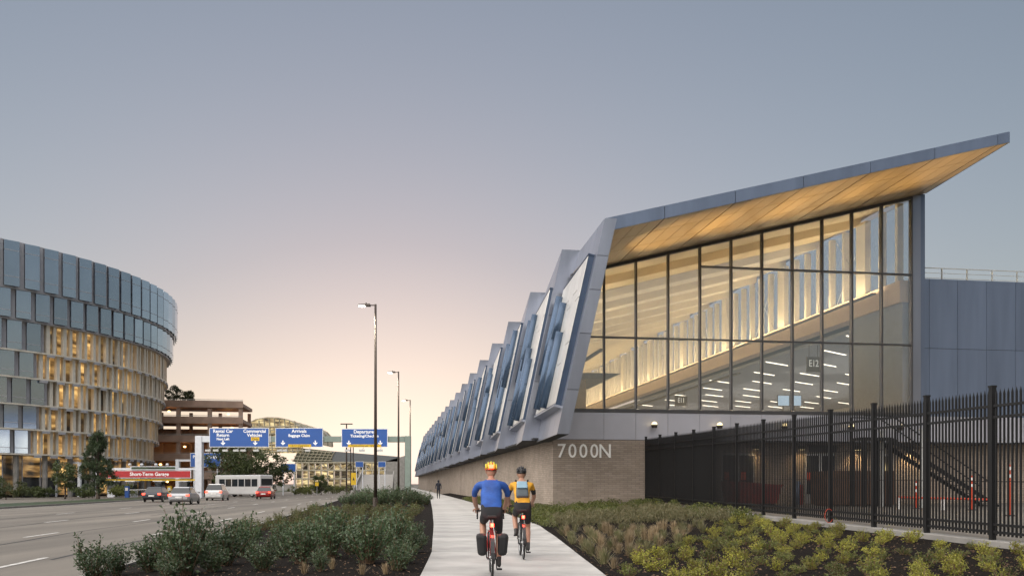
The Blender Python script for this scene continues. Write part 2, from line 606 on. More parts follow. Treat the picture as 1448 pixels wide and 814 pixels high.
RD = [-40 + 10 * i for i in range(42)]
road = grid_sheet('road', RD, lambda y: road_x(y) - 21.0, road_x, lambda x, y: -0.12, 1, 'asphalt')
tag(road, 'wide grey asphalt road with worn white lane dashes', kind='structure')
road2 = grid_sheet('road', RD, lambda y: road_x(y) - 50.0, lambda y: road_x(y) - 26.0, lambda x, y: -0.12, 1, 'asphalt')
tag(road2, 'far carriageway of grey asphalt beyond the grass strip', kind='structure')
med = grid_sheet('grass_median', RD, lambda y: road_x(y) - 25.85, lambda y: road_x(y) - 21.15, lambda x, y: 0.0, 6, 'turf')
tag(med, 'narrow green grass strip between the two carriageways', 'grass', kind='stuff')
dash = MB().box(-0.065, 0.065, 0, 2.6, 0, 0.004)
dme = dash.mesh('lane_dash', 'marking')
ang = math.atan(-SL)
for lane in range(1, 5):
    for k in range(11):
        y = 15.9 + 11.0 * k + (lane % 2) * 0.0 - (0.6 * lane if lane > 1 else 0)
        x = road_x(y) - 0.1 - 3.55 * lane + 1.15
        place('lane_dash', dme, road, (x, y, -0.116), (0, 0, ang))
line = MB().box(-0.06, 0.06, -55, 230, 0, 0.004).mesh('edge_line', 'marking')
place('edge_line', line, road, (road_x(15) - 20.5, 15, -0.116), (0, 0, ang))
place('edge_line', line, road2, (road_x(15) - 26.5, 15, -0.116), (0, 0, ang))
seam_r = random.Random(9)
for (off, y0, y1) in ((-5.4, 10, 46), (-9.6, 14, 60), (-2.1, 18, 40), (-13.2, 22, 70), (-7.5, 44, 80)):
    b = MB()
    y = y0
    w = 0.05
    pts = []
    while y < y1:
        pts.append((road_x(y) + off + 0.16 * math.sin(y * .35 + off) + seam_r.uniform(-.04, .04), y))
        y += 1.2
    for (xa, ya), (xb, yb) in zip(pts, pts[1:]):
        b.add([(xa - w, ya, -.1165), (xa + w, ya, -.1165), (xb + w, yb, -.1165), (xb - w, yb, -.1165)], [(0, 1, 2, 3)])
    b.build('tar_seam', 'joint', road)
# kerbs in 3 m stones
kst = MB().box(-0.15, 0, 0, 2.98, -0.25, 0.0).mesh('kerb_stone', 'concrete')
kerb = thing('kerb', None, None, (0, 0, 0))
tag(kerb, 'pale concrete kerb stones lining the road beside the shrubs', kind='structure')
for k in range(46):
    y = -10 + 3 * k
    place('kerb_stone', kst, kerb, (road_x(y) + 0.15, y, 0.012), (0, 0, ang))
kerb2 = thing('kerb', None, None, (0, 0, 0))
tag(kerb2, 'pale concrete kerb stones round the grass strip', kind='structure')
for k in range(60):
    y = 2 + 3 * k
    place('kerb_stone', kst, kerb2, (road_x(y) - 21.0, y, 0.012), (0, 0, ang))
    place('kerb_stone', kst, kerb2, (road_x(y) - 25.85, y, 0.012), (0, 0, ang))
# the ramp the road climbs at its far end
rmp = MB().hexa([(-30.8, 165, -0.3), (-23.4, 165, -0.3), (-33.5, 240, -0.3), (-42.5, 240, -0.3),
                 (-30.8, 165, 0.05), (-23.4, 165, 0.05), (-33.5, 240, 4.6), (-42.5, 240, 4.6)])
rm = rmp.build('ramp', 'concrete')
tag(rm, 'smooth grey ramp climbing beside the long building', kind='structure')
for sx in (-1, 1):
    w = MB()
    a0, a1 = ((-30.8, 165), (-42.5, 240)) if sx < 0 else ((-23.4, 165), (-33.5, 240))
    w.hexa([(a0[0] - 0.15, a0[1], -0.2), (a0[0] + 0.15, a0[1], -0.2), (a1[0] + 0.15, a1[1], -0.2), (a1[0] - 0.15, a1[1], -0.2),
            (a0[0] - 0.15, a0[1], 1.0), (a0[0] + 0.15, a0[1], 1.0), (a1[0] + 0.15, a1[1], 5.5), (a1[0] - 0.15, a1[1], 5.5)])
    w.build('parapet', 'concrete', rm)

# concrete path, slab by slab
path = thing('path', None, None)
tag(path, 'pale concrete shared path in broad slabs', kind='structure')
def slab(y0, y1, gap=0.02):
    b = MB()
    ya, yb = y0 + gap, y1 - gap
    l0, l1, r0, r1 = lerp(PATH_L, ya), lerp(PATH_L, yb), lerp(PATH_R, ya), lerp(PATH_R, yb)
    z0, z1 = path_z(ya), path_z(yb)
    q = lambda x, y, z: Vector((x, y, z))
    c = q((l0 + r0) / 2, (ya + yb) / 2, (z0 + z1) / 2)
    d = random.uniform(-0.004, 0.004)
    pts = [q(l0, ya, z0 - .15), q(r0, ya, z0 - .15), q(r1, yb, z1 - .15), q(l1, yb, z1 - .15),
           q(l0, ya, z0 + d), q(r0, ya, z0 + d), q(r1, yb, z1 + d), q(l1, yb, z1 + d)]
    b.hexa([p - c for p in pts])
    return b.build('slab', 'concrete_path', path, bevel=0.008, loc=c)
y = 2.0
while y < 70:
    slab(y, y + 2.4)
    y += 2.4
ps = grid_sheet('far_paving', [y + (240 - y) * i / 12 for i in range(13)], lambda v: lerp(PATH_L, v), lambda v: lerp(PATH_R, v),
                lambda x, v: path_z(v), 1, 'concrete_path')
ps.parent = path

ys = [4 + i * 1.0 for i in range(40)]
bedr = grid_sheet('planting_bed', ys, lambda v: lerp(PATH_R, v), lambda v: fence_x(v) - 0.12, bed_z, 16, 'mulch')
tag(bedr, 'dark mulch of the bed beside the fence', kind='structure')
ys2 = [40 + i * 2.0 for i in range(36)]
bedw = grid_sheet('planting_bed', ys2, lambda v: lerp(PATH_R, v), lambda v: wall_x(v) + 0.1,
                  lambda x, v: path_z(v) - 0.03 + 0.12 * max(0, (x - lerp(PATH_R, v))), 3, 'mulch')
tag(bedw, 'dark mulch strip along the brick wall', kind='structure')
ys3 = [-4 + i * 1.5 for i in range(90)]
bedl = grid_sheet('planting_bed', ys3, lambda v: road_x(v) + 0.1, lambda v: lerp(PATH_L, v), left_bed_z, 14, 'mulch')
tag(bedl, 'dark mulch of the bed between road and path', kind='structure')
yard = MB()
yard.add([(fence_x(2) + .1, 2, 0.0), (70, 2, 0.0), (70, 54, .55), (fence_x(43) + .1, 43.4, .5)], [(0, 1, 2, 3)])
tag(yard.build('yard_paving', 'asphalt'), 'asphalt service yard behind the black fence', kind='structure')

# ------------------------------------------------------------------ terminal building with slanted aluminium bays and great glass gable
CX0, CY0 = 2.02, 41.8
TH = math.atan(0.148)
CT, ST = math.cos(TH), math.sin(TH)
term = thing('terminal_building', 'long airport terminal with sawtooth aluminium side, brick base and tall lit glass gable', 'building',
             (CX0, CY0, 0), TH)
def up(px, v):
    a = (px - CEN) / F
    return (a * (CY0 + CT * v) - CX0 + ST * v) / (CT - ST * a)
def yw(u, v):
    return CY0 + ST * u + CT * v
def zp(py, u, v):
    return EYE + (HOR - py) / F * yw(u, v)
def wpt(u, v, z=0):
    return Vector((CX0 + CT * u - ST * v, CY0 + ST * u + CT * v, z))
VF = -7.2
def ztop(u):
    return 12.4 + (u - 0.79) * 0.2546
def zsof(u):
    return 11.92 + (u - 1.03) * 0.2586
# brick base
LEN = 178.0
b = MB()
b.box(0, 0.4, 0, 52.0, -0.2, 3.72)
b.box(0, 0.4, 52.5, 96, -0.2, 3.72)
b.box(0, 0.4, 96.6, 130, -0.2, 3.72)
b.box(0, 0.4, 130.6, LEN, -0.2, 3.72)
b.build('brick_wall', 'brick', term)
MB().box(0.4, 4.76, 0, 0.4, -0.2, 3.72).build('brick_wall', 'brick', term)
MB().box(0.25, 0.4, 50, 132, -0.2, 3.7).build('recess', 'joint', term)
MB().box(4.9, 60, 1.2, 1.6, -0.2, 3.72).build('brick_wall', 'brick', term)
MB().box(4.76, 4.9, 0.0, 1.6, -0.2, 3.72).build('brick_wall', 'brick', term)
# soffit under the overhang
MB().box(-1.0, 0.0, -0.1, LEN, 3.70, 3.78).build('overhang_soffit', 'joint', term)
MB().box(0.0, 60, 0.05, 1.6, 3.73, 3.80).build('overhang_soffit', 'cladding_dark', term)

class Bay:
    def __init__(s, v0, v1, u0, inset, zb0, zb1, zt0, zt1, lean):
        s.v0, s.v1, s.u0, s.inset, s.zb0, s.zb1, s.zt0, s.zt1, s.lean = v0, v1, u0, inset, zb0, zb1, zt0, zt1, lean
        ts, tz = Vector((inset, v1 - v0, 0)), Vector((lean, 0, 1))
        n = ts.cross(tz)
        if n.x > 0:
            n = -n
        s.n = n.normalized()
        s.t = ts.normalized()
        s.tz = tz.normalized()
    def S(s, a, z, out=0.0):
        return Vector((s.u0 + (z - 3.6) * s.lean + s.inset * a, s.v0 + (s.v1 - s.v0) * a, z)) + s.n * out
    def plate(s, mb, a0, a1, z0, z1, o0, o1, mi=0):
        z0f = z0 if callable(z0) else (lambda a: z0)
        z1f = z1 if callable(z1) else (lambda a: z1)
        f0 = o0 if callable(o0) else (lambda a: o0)
        f1 = o1 if callable(o1) else (lambda a: o1)
        return mb.hexa([s.S(a0, z0f(a0), f0(a0)), s.S(a1, z0f(a1), f0(a1)), s.S(a1, z0f(a1), f1(a1)), s.S(a0, z0f(a0), f1(a0)),
                        s.S(a0, z1f(a0), f0(a0)), s.S(a1, z1f(a1), f0(a1)), s.S(a1, z1f(a1), f1(a1)), s.S(a0, z1f(a0), f1(a0))], mi)

def build_bay(bay, k, near, thick0, thick1, end_panels):
    zb = lambda a: bay.zb0 + (bay.zb1 - bay.zb0) * a
    zt = lambda a: bay.zt0 + (bay.zt1 - bay.zt0) * a
    core = MB()
    P = []
    for z in (zb, zt):
        p0, p1 = bay.S(0, z(0)), bay.S(1, z(1))
        P += [p0, p1, p1 + Vector((thick1, 0, 0)), p0 + Vector((thick0, 0, 0))]
    core.hexa(P)
    body = core.build('bay_core', 'joint' if near else 'cladding', term)
    za, zc = 4.75, ((bay.zt0 + bay.zt1) / 2 - 1.75)
    sa, sb = (0.09, 0.92)
    wo = lambda a, e=0.0: (.26 if k == 0 else .13) + bay.inset * a * .32 + e
    def panel(a0, a1, z0, z1, o=0.03):
        m = MB()
        bay.plate(m, a0, a1, z0, z1, 0.002, o)
        m.build('cladding_panel', 'cladding', body)
    if near:
        g = 0.004
        cuts = [0, 0.22, 0.45, 0.70, 1.0]
        for i in range(4):
            panel(cuts[i] + g / 2, cuts[i + 1] - g / 2, zb, za - 0.02)
            panel(cuts[i] + g / 2, cuts[i + 1] - g / 2, lambda a: zc + 0.02, zt)
        panel(0.0, sa - 0.002, za, zc)
        panel(sb + 0.002, 1.0, za, zc)
        # facing end of the bay, in stacked panels
        hs = end_panels
        for z0, z1 in zip(hs, hs[1:]):
            m = MB()
            q = []
            for z in (z0 + 0.012, z1 - 0.012):
                p0 = bay.S(0, z, 0.03)
                w = thick0 if k else (0.47 + (0.24 - 0.47) * 0 )
                p1 = Vector((bay.S(0, z).x + w, bay.v0, z))
                q += [p0 + Vector((0, -0.035, 0)), p1 + Vector((0, -0.035, 0)), p1 + Vector((0, -0.002, 0)), Vector((p0.x, bay.v0 - 0.002, z))]
            m.hexa(q)
            m.build('end_panel', 'cladding', body)
    # projecting window box
    wb = MB()
    bay.plate(wb, sa, sb, za, zc, 0.0, wo)
    win = wb.build('window_box', 'navy_metal', term)
    lip = MB()
    bay.plate(lip, sa - 0.008, sb + 0.008, za - 0.10, za, 0.0, lambda a: wo(a, .06))
    lip.build('sill', 'cladding', win)
    hd = MB()
    bay.plate(hd, sa - 0.004, sb + 0.004, zc, zc + 0.06, 0.0, lambda a: wo(a, .03))
    hd.build('head_trim', 'navy_metal', win)
    rr = random.Random(40 + k)
    nc = 6
    if k < 9:
        for c in range(nc):
            a0 = sa + (sb - sa) * c / nc + 0.004
            a1 = sa + (sb - sa) * (c + 1) / nc - 0.004
            cuts = [za + 0.04, za + (zc - za) * rr.choice((0.3, 0.42, 0.55)), za + (zc - za) * rr.choice((0.72, 0.8)), zc - 0.04]
            for z0, z1 in zip(cuts, cuts[1:]):
                m = MB()
                bay.plate(m, a0, a1, z0 + 0.02, z1 - 0.02, lambda a: wo(a, .002), lambda a: wo(a, .025))
                m.build('pane', 'pane_reflect', win)
    else:
        m = MB()
        bay.plate(m, sa + .01, sb - .01, za + .05, zc - .05, lambda a: wo(a, .002), lambda a: wo(a, .025))
        m.build('pane', 'pane_reflect', win)
    pats = [[(0.44, 0.0, 0.55), (0.60, 0.52, 0.80), (0.74, 0.02, 0.60), (0.88, 0.30, 0.92)],
            [(0.30, 0.0, 0.50), (0.47, 0.04, 0.62), (0.62, 0.45, 0.94), (0.76, 0.0, 0.58), (0.89, 0.40, 0.96)],
            [(0.26, 0.42, 0.97), (0.42, 0.0, 0.52), (0.58, 0.36, 0.90), (0.73, 0.0, 0.66), (0.88, 0.50, 0.98)]]
    for (a, f0, f1) in pats[k % 3]:
        z0, z1 = za + (zc - za) * f0 + 0.05, za + (zc - za) * f1
        m = MB()
        n = 9
        vs = []
        for z in (z0, z1):
            for i in range(n):
                t = math.pi * i / (n - 1)
                p = bay.S(a, z, wo(a, .026)) + bay.t * (0.15 * math.copysign(abs(math.cos(t)) ** .5, math.cos(t))) + bay.n * (0.32 * math.sin(t) ** .6)
                vs.append(p)
        fs = [(i, i + 1, n + i + 1, n + i) for i in range(n - 1)] + [(n - 1, 0, n, 2 * n - 1), tuple(range(n)), tuple(range(2 * n - 1, n - 1, -1))]
        m.add(vs, fs)
        fo = m.build('fin', 'fin_blue', win)
        for p in fo.data.polygons:
            p.use_smooth = len(p.vertices) == 4
    return body

LEAN = 2.04 / 9.55
bay0 = Bay(VF, 0.42, -1.22, 0.50, 3.53, 3.6, 12.40, 13.10, 2.01 / 8.87)
build_bay(bay0, 0, True, 0.46, 0.60, [3.53, 5.35, 7.65, 9.45, 10.85, 12.40])
NB = 18
for k in range(NB):
    v0 = 0.42 + 9.4 * k
    bay = Bay(v0, v0 + 9.4, -1.48, 0.92, 3.66, 3.72, 13.2, 13.1, LEAN)
    build_bay(bay, k + 1, k < 7, 1.30, 0.8, [3.66, 6.6, 9.9, 13.2])

# roof canopy: fascia pieces, soffit boards, slab
rf = MB()
def eave(v):
    return 19.12 + (20.0 - 19.12) * (v - VF) / -VF
rf.hexa([(1.0, VF + .06, zsof(1.0) + .03), (19.10, VF + .06, zsof(19.10) + .03), (19.98, 0.3, zsof(19.98) + .03), (1.75, 0.3, zsof(1.75) + .03),
         (0.85, VF + .06, ztop(.85) - .01), (19.10, VF + .06, ztop(19.10) - .01), (19.98, 0.3, ztop(19.98) - .01), (1.75, 0.3, ztop(1.75) - .01)])
roof = rf.build('roof', 'joint', term)
rl = MB()
rl.hexa([(2.2, 0.3, zsof(2.2) + .6), (20, 0.3, zsof(20) + .45), (20, LEN, zsof(20) + .45), (2.2, LEN, zsof(2.2) + .6),
         (2.2, 0.3, 13.15), (20, 0.3, ztop(20) + .3), (20, LEN, ztop(20) + .3), (2.2, LEN, 13.15)])
rl.build('roof_slab', 'cladding_dark', roof)
cuts = [0.79] + [up(p, VF) for p in (940, 1040, 1136, 1231, 1322, 1411)] + [19.10]
for i, (u0, u1) in enumerate(zip(cuts, cuts[1:])):
    m = MB()
    a, c = u0 + (0.012 if i else 0), u1 - (0.012 if i < len(cuts) - 2 else 0)
    f0 = max(a, 1.03) if i == 0 else a
    pts = [(a, VF, ztop(a)), (c, VF, ztop(c)), (c, VF, zsof(c)), (f0, VF, zsof(f0))]
    if i == 0:
        pts.append((0.70, VF, 11.60))
    m.prism(pts, (0, 0.05, 0))
    m.build('fascia_panel', 'cladding_dark', roof)
for i in range(3):      # raking edge of the roof's far corner
    m = MB()
    v0, v1 = VF + 0.05 + 2.4 * i, VF + 0.05 + 2.4 * (i + 1) - 0.02
    m.hexa([(eave(v0) - .02, v0, zsof(eave(v0))), (eave(v0) + .03, v0, zsof(eave(v0))), (eave(v1) + .03, v1, zsof(eave(v1))), (eave(v1) - .02, v1, zsof(eave(v1))),
            (eave(v0) - .02, v0, ztop(eave(v0))), (eave(v0) + .03, v0, ztop(eave(v0))), (eave(v1) + .03, v1, ztop(eave(v1))), (eave(v1) - .02, v1, ztop(eave(v1)))])
    m.build('fascia_panel', 'cladding_dark', roof)
sub = []
for u0, u1 in zip(cuts[:-1], cuts[1:]):
    n = 4 if u1 - u0 > 2 else 1
    sub += [(u0 + (u1 - u0) * i / n + (0.03 if i == 0 else 0.011), u0 + (u1 - u0) * (i + 1) / n - (0.03 if i == n - 1 else 0.011)) for i in range(n)]
vcuts = [VF + 0.07, -5.3, -3.0, -0.7, 0.0]
for (u0, u1) in sub:
    u0 = max(u0, 1.0)
    for j, (v0, v1) in enumerate(zip(vcuts, vcuts[1:])):
        m = MB()
        d = 0.0
        e0, e1 = v0 + .018, v1 - .018
        sh = lambda u, v: u + (eave(v) - 19.12) * max(0, (u - 12) / 7.0)
        q = [(sh(u0, e0), e0), (sh(u1, e0), e0), (sh(u1, e1), e1), (sh(u0, e1), e1)]
        m.hexa([(a, c, zsof(a)) for a, c in q] + [(a, c, zsof(a) + .026) for a, c in q])
        m.build('soffit_panel', 'soffit_panel', roof)

# glass gable
MU = [up(p, 0) for p in (808, 854, 899, 944.5, 989.5, 1033.5, 1077, 1120, 1162, 1204, 1246, 1288)]
Z0, Z1, Z2 = 5.24, 8.81, 12.5
wall = MB().box(0.3, 19.7, -0.06, 0.16, 5.10, 5.26).build('glass_gable', 'mullion', term)
for u in MU:
    MB().box(u - .042, u + .042, -0.12, 0.12, 5.27, zsof(u) - 0.03).build('mullion', 'mullion', wall)
h = MB()
h.hexa([(MU[0], -.12, zsof(MU[0]) - .16), (MU[-1], -.12, zsof(MU[-1]) - .16), (MU[-1], .12, zsof(MU[-1]) - .16), (MU[0], .12, zsof(MU[0]) - .16),
        (MU[0], -.12, zsof(MU[0]) - .004), (MU[-1], -.12, zsof(MU[-1]) - .004), (MU[-1], .12, zsof(MU[-1]) - .004), (MU[0], .12, zsof(MU[0]) - .004)])
h.build('head_rail', 'mullion', wall)
for i, (u0, u1) in enumerate(zip(MU, MU[1:])):
    a, c = u0 + .043, u1 - .043
    zt = min(zsof(a), zsof(c)) - .17
    tr = [Z1] + ([Z2] if i >= 4 else [])
    for z in tr:
        MB().box(a, c, -0.10, 0.10, z - .04, z + .04).build('transom', 'mullion', wall)
    lv = [Z0 + .03] + tr
    for j, z in enumerate(lv):
        lo = z + (.041 if j else 0)
        m = MB()
        if j + 1 < len(lv):
            m.box(a, c, -0.015, 0.015, lo, lv[j + 1] - .041)
        else:
            m.hexa([(a, -.015, lo), (c, -.015, lo), (c, .015, lo), (a, .015, lo),
                    (a, -.015, zsof(a) - .165), (c, -.015, zsof(c) - .165), (c, .015, zsof(c) - .165), (a, .015, zsof(a) - .165)])
        m.build('glass_pane', 'hall_glass', wall)
# spandrel panels under the glass and lamps on them
MB().box(-0.2, 60, 0.04, 0.10, 3.74, 5.09).build('spandrel_backing', 'joint', term)
SP = [-0.1] + MU[1:] + [up(p, 0) for p in (1314, 1354, 1395, 1436, 1477, 1520, 1565, 1612, 1660)]
for u0, u1 in zip(SP, SP[1:]):
    MB().box(u0 + .008, u1 - .008, 0.0, 0.04, 3.74, 5.09).build('spandrel_panel', 'spandrel', term)
for px in (924, 1016, 1108, 1202, 1272):
    u = up(px, -0.25)
    z = 4.45
    lb = MB().tube((u, -.02, z), (u, -.40, z), .035).tube((u, -.41, z - .14), (u, -.41, z + .02), .13, .15, 12).build('flood_lamp', 'lamp_body', term)
    MB().ball((u, -.41, z + .02), (.14, .14, .15), 12, 6, lo=0).build('lens', 'lamp_glow', lb)
    lamp('uplight', 'SPOT', lb, (u, -.46, z + .30), 900, (1, .64, .23), (R(180 + 22), 0, 0), 0.10, spot=36)
# corner post and blue panelled annex
MB().box(MU[-1] + .06, MU[-1] + .50, -0.10, .3, 5.10, zsof(19.4)).build('corner_post', 'cladding', term)
MB().box(MU[-1] + .51, up(1308, 0), 0.0, .35, 5.10, zsof(20) - .05).build('corner_post', 'cladding_dark', term)
ZA = 12.42
MB().box(up(1297, 0), 60, 0.30, 0.60, 5.09, ZA - .01).build('annex_wall', 'joint', term)
SA = [up(p, .27) for p in (1297.5, 1314, 1354, 1395, 1436, 1477, 1520, 1565, 1612, 1660)]
zm = zp(494, up(1380, .27), .27)
for u0, u1 in zip(SA, SA[1:]):
    for z0, z1 in ((5.10, zm), (zm, ZA)):
        MB().box(u0 + .01, u1 - .01, 0.26, 0.30, z0 + .01, z1 - .01).build('annex_panel', 'cladding_dark', term)
MB().box(20.1, 60, .6, 60, 12.0, 12.3).build('annex_roof', 'roof_grey', term)
rail = MB().box(20.2, 52, 1.38, 1.42, 13.28, 13.33).box(20.2, 52, 1.39, 1.41, 13.02, 13.05).box(20.2, 52, 1.39, 1.41, 12.75, 12.78).build('roof_railing', 'galvanised', term)
u = 20.4
while u < 52:
    MB().box(u - .025, u + .025, 1.36, 1.44, 12.3, 13.28).build('rail_post', 'galvanised', rail)
    u += 1.52

# interior of the hall
MB().box(0.6, 60, 0.4, 130, 5.0, 5.2).build('hall_floor', 'floor_dark', term)
MB().box(1.6, 19.2, 128, 128.4, 5.2, 12.0).build('end_wall', 'interior_white', term)
v = 0.35
i = 0
while v < 127:
    L = 4.7
    m = MB()
    dz0, dz1 = -0.02, 0.42
    if i == 0:
        dz0 = 0.0
    q = []
    for e in (0, .10):
        for (a, vv, dz) in ((1.9, v, dz0), (19.3, v, dz0), (19.3, v + L - .05, dz1), (1.9, v + L - .05, dz1)):
            q.append((a, vv, zsof(a) + dz + e))
    m.hexa(q)
    m.build('ceiling_board', 'ceiling_panel', term)
    m = MB()
    m.hexa([(1.9, v + L - .05, zsof(1.9) - .05), (19.3, v + L - .05, zsof(19.3) - .05), (19.3, v + L - .02, zsof(19.3) - .05), (1.9, v + L - .02, zsof(1.9) - .05),
            (1.9, v + L - .05, zsof(1.9) + .5), (19.3, v + L - .05, zsof(19.3) + .5), (19.3, v + L - .02, zsof(19.3) + .5), (1.9, v + L - .02, zsof(1.9) + .5)])
    m.build('ceiling_riser', 'ceiling_panel', term)
    v += L
    i += 1
bulk = MB().box(18.75, 19.6, 0.35, 127, 11.15, 12.3).build('bulkhead', 'interior_band', term)
v = 0.8
i = 0
while v < 126:
    wide = i % 6 == 2
    w = 0.95 if wide else 0.22
    MB().box(18.9, 19.25, v, v + w, 12.3, zsof(18.9)).build('clerestory_column', 'interior_white', term)
    v += 1.55 + (0.7 if wide else 0)
    i += 1
for i in range(9):
    v0 = 4.0 + 11.6 * i
    MB().tube((19.05, v0, 12.4), (19.05, v0 + 3.4, zsof(19) - .2), .025, n=5).build('brace_cable', 'galvanised', term)
    MB().tube((19.12, v0 + 3.4, 12.4), (19.12, v0, zsof(19) - .2), .025, n=5).build('brace_cable', 'galvanised', term)
v = 0.35
while v < 126:
    MB().box(19.34, 19.36, v, v + 9.3, 12.3, zsof(19.3)).build('clerestory_pane', 'clerestory_glass', term)
    v += 9.4
MB().box(18.9, 19.5, 0.35, 5.6, 5.2, 11.15).build('side_wall', 'interior_grey', term)
MB().box(19.6, 46, 5.0, 127, 10.7, 10.9).build('side_hall_ceiling', 'interior_grey', term)
MB().box(46, 46.3, 5.0, 127, 5.2, 10.9).build('side_hall_wall', 'interior_white', term)
MB().box(19.5, 46, 5.0, 5.4, 5.2, 10.7).build('side_hall_wall', 'interior_white', term)
st = MB().box(-.028, .028, -1.5, 1.5, -.05, 0).mesh('ceiling_light', 'strip_light')
rs = random.Random(5)
for iu in range(6):
    for iv in range(11):
        u, v = 21.2 + iu * 4.0 + (iv % 2) * 1.6, 8.5 + iv * 5.6
        place('ceiling_light', st, term, (u, v, 10.70), (0, 0, R(-57)))
for iv in range(3):
    lamp('hall_downlight', 'AREA', term, (31, 16 + iv * 20, 10.5), 380, (1, .93, .82), (0, 0, 0), 16, 14)
# cove lights that wash the hall ceiling
for (u, z, e, tilt) in ((18.3, 12.0, 620, 14), (3.0, 8.6, 620, -8), (10.5, 7.5, 620, 0)):
    cv = MB().box(u - .12, u + .12, 2, 118, z - .1, z - .02).build('cove_light', 'mullion', term)
    lamp('cove_lamp', 'AREA', cv, (u, 58, z), e, (1, .75, .41), (R(180), 0, 0), .25, 112)
# canopy over a doorway at the far left, hanging signs, screens
cnp = MB().hexa([(1.2, 10, 8.05), (5.4, 10, 8.05), (5.4, 17, 8.05), (1.2, 17, 8.05), (1.0, 9.7, 8.35), (6.2, 9.7, 8.35), (6.2, 17.2, 8.35), (1.0, 17.2, 8.35)]).build('door_canopy', 'interior_grey', term)
MB().box(2.0, 4.0, 12, 12.15, 8.0, 8.05).build('ceiling_light', 'strip_light', cnp)
MB().box(1.4, 4.2, 10.6, 16.5, 5.2, 8.05).build('vestibule', 'interior_band', term)
for (px, yy, py, s, w) in ((1150, 56, 514, 'E12', .92), (963, 81, 566, 'E11', 1.2)):
    a = (px - CEN) / F
    P = Vector((a * yy, yy, 0)) - Vector((CX0, CY0, 0))
    u, v = P.x * CT + P.y * ST, -P.x * ST + P.y * CT
    z = EYE + (HOR - py) / F * yy
    gs = MB().box(u - w / 2, u + w / 2, v - .06, v + .06, z - .55, z + .45).tube((u - .3, v, z + .45), (u - .3, v, 10.7), .02).tube((u + .3, v, z + .45), (u + .3, v, 10.7), .02)
    go = gs.build('gate_sign', 'sign_dark', term)
    text('gate_number', s, 0.62, go, (u, v - .07, z), 'sign_text', extrude=.004, bold=.008, xs=.75)
for px in (1108, 1125):
    yy = 56.5
    P = Vector(((px - CEN) / F * yy, yy, 0)) - Vector((CX0, CY0, 0))
    u, v = P.x * CT + P.y * ST, -P.x * ST + P.y * CT
    z = EYE + (HOR - 566) / F * yy
    so = MB().box(u - .42, u + .42, v, v + .07, z - .36, z + .36).tube((u, v + .1, 5.2), (u, v + .1, z), .04).build('display_screen', 'sign_dark', term)
    MB().box(u - .39, u + .39, v - .006, v - .002, z - .33, z + .33).build('screen_face', 'screen', so)

# doors, lamps and lettering on the brick
VB = 1.2
for (p0, p1, glassy) in ((1020, 1066, 1), (1138, 1180, 1), (1244, 1262, 0)):
    u0, u1 = up(p0, VB), up(p1, VB)
    zt = 3.15
    fr = MB().box(u0, u1, VB - .08, VB - .004, .3, zt).build('door', 'door_grey', term)
    n = 2 if u1 - u0 > 1.2 else 1
    for i in range(n):
        a, c = u0 + (u1 - u0) * i / n + .09, u0 + (u1 - u0) * (i + 1) / n - .09
        MB().box(a, c, VB - .10, VB - .082, 1.0, zt - .12).build('door_glass', 'lit_hall' if not glassy else 'car_glass', fr)
        MB().box(a + .02, a + .30, VB - .112, VB - .102, 1.75, 2.15).build('notice', 'safety_orange', fr)
    MB().box(u0 + .45, u0 + .50, VB - .16, VB - .102, 1.2, 1.6).build('handle', 'chrome', fr)
u0, u1 = up(1143, VB), up(1182, VB)
sg = MB().box(u0, u1, VB - .12, VB - .005, 3.22, 3.60).build('door_sign', 'sign_dark', term)
for px in (1070, 1135, 1214, 1290):
    u = up(px, VB - .3)
    lb = MB().box(u - .12, u + .12, VB - .38, VB - .004, 3.35, 3.55).build('wall_lamp', 'lamp_body', term)
    MB().box(u - .10, u + .10, VB - .36, VB - .05, 3.335, 3.348).build('lens', 'lamp_glow', lb)
    lamp('downlight', 'SPOT', lb, (u, VB - .40, 3.30), 20, (1, .68, .32), (R(14), 0, 0), .06, spot=120)
# address lettering
ltr = thing('address_sign', 'large raised white numerals 7000N on the brick wall', 'sign', tuple(wpt(0, 0)), TH)
uL, uR = up(786, 0), up(863, 0)
n = 5
for i, ch in enumerate('7000N'):
    wid = (uR - uL) / n
    text('character', ch, 0.97, ltr, (uL + wid * (i + .5), -0.035, zp(638, 1, 0)), 'letter_metal', extrude=.03, bold=.004, xs=.92)
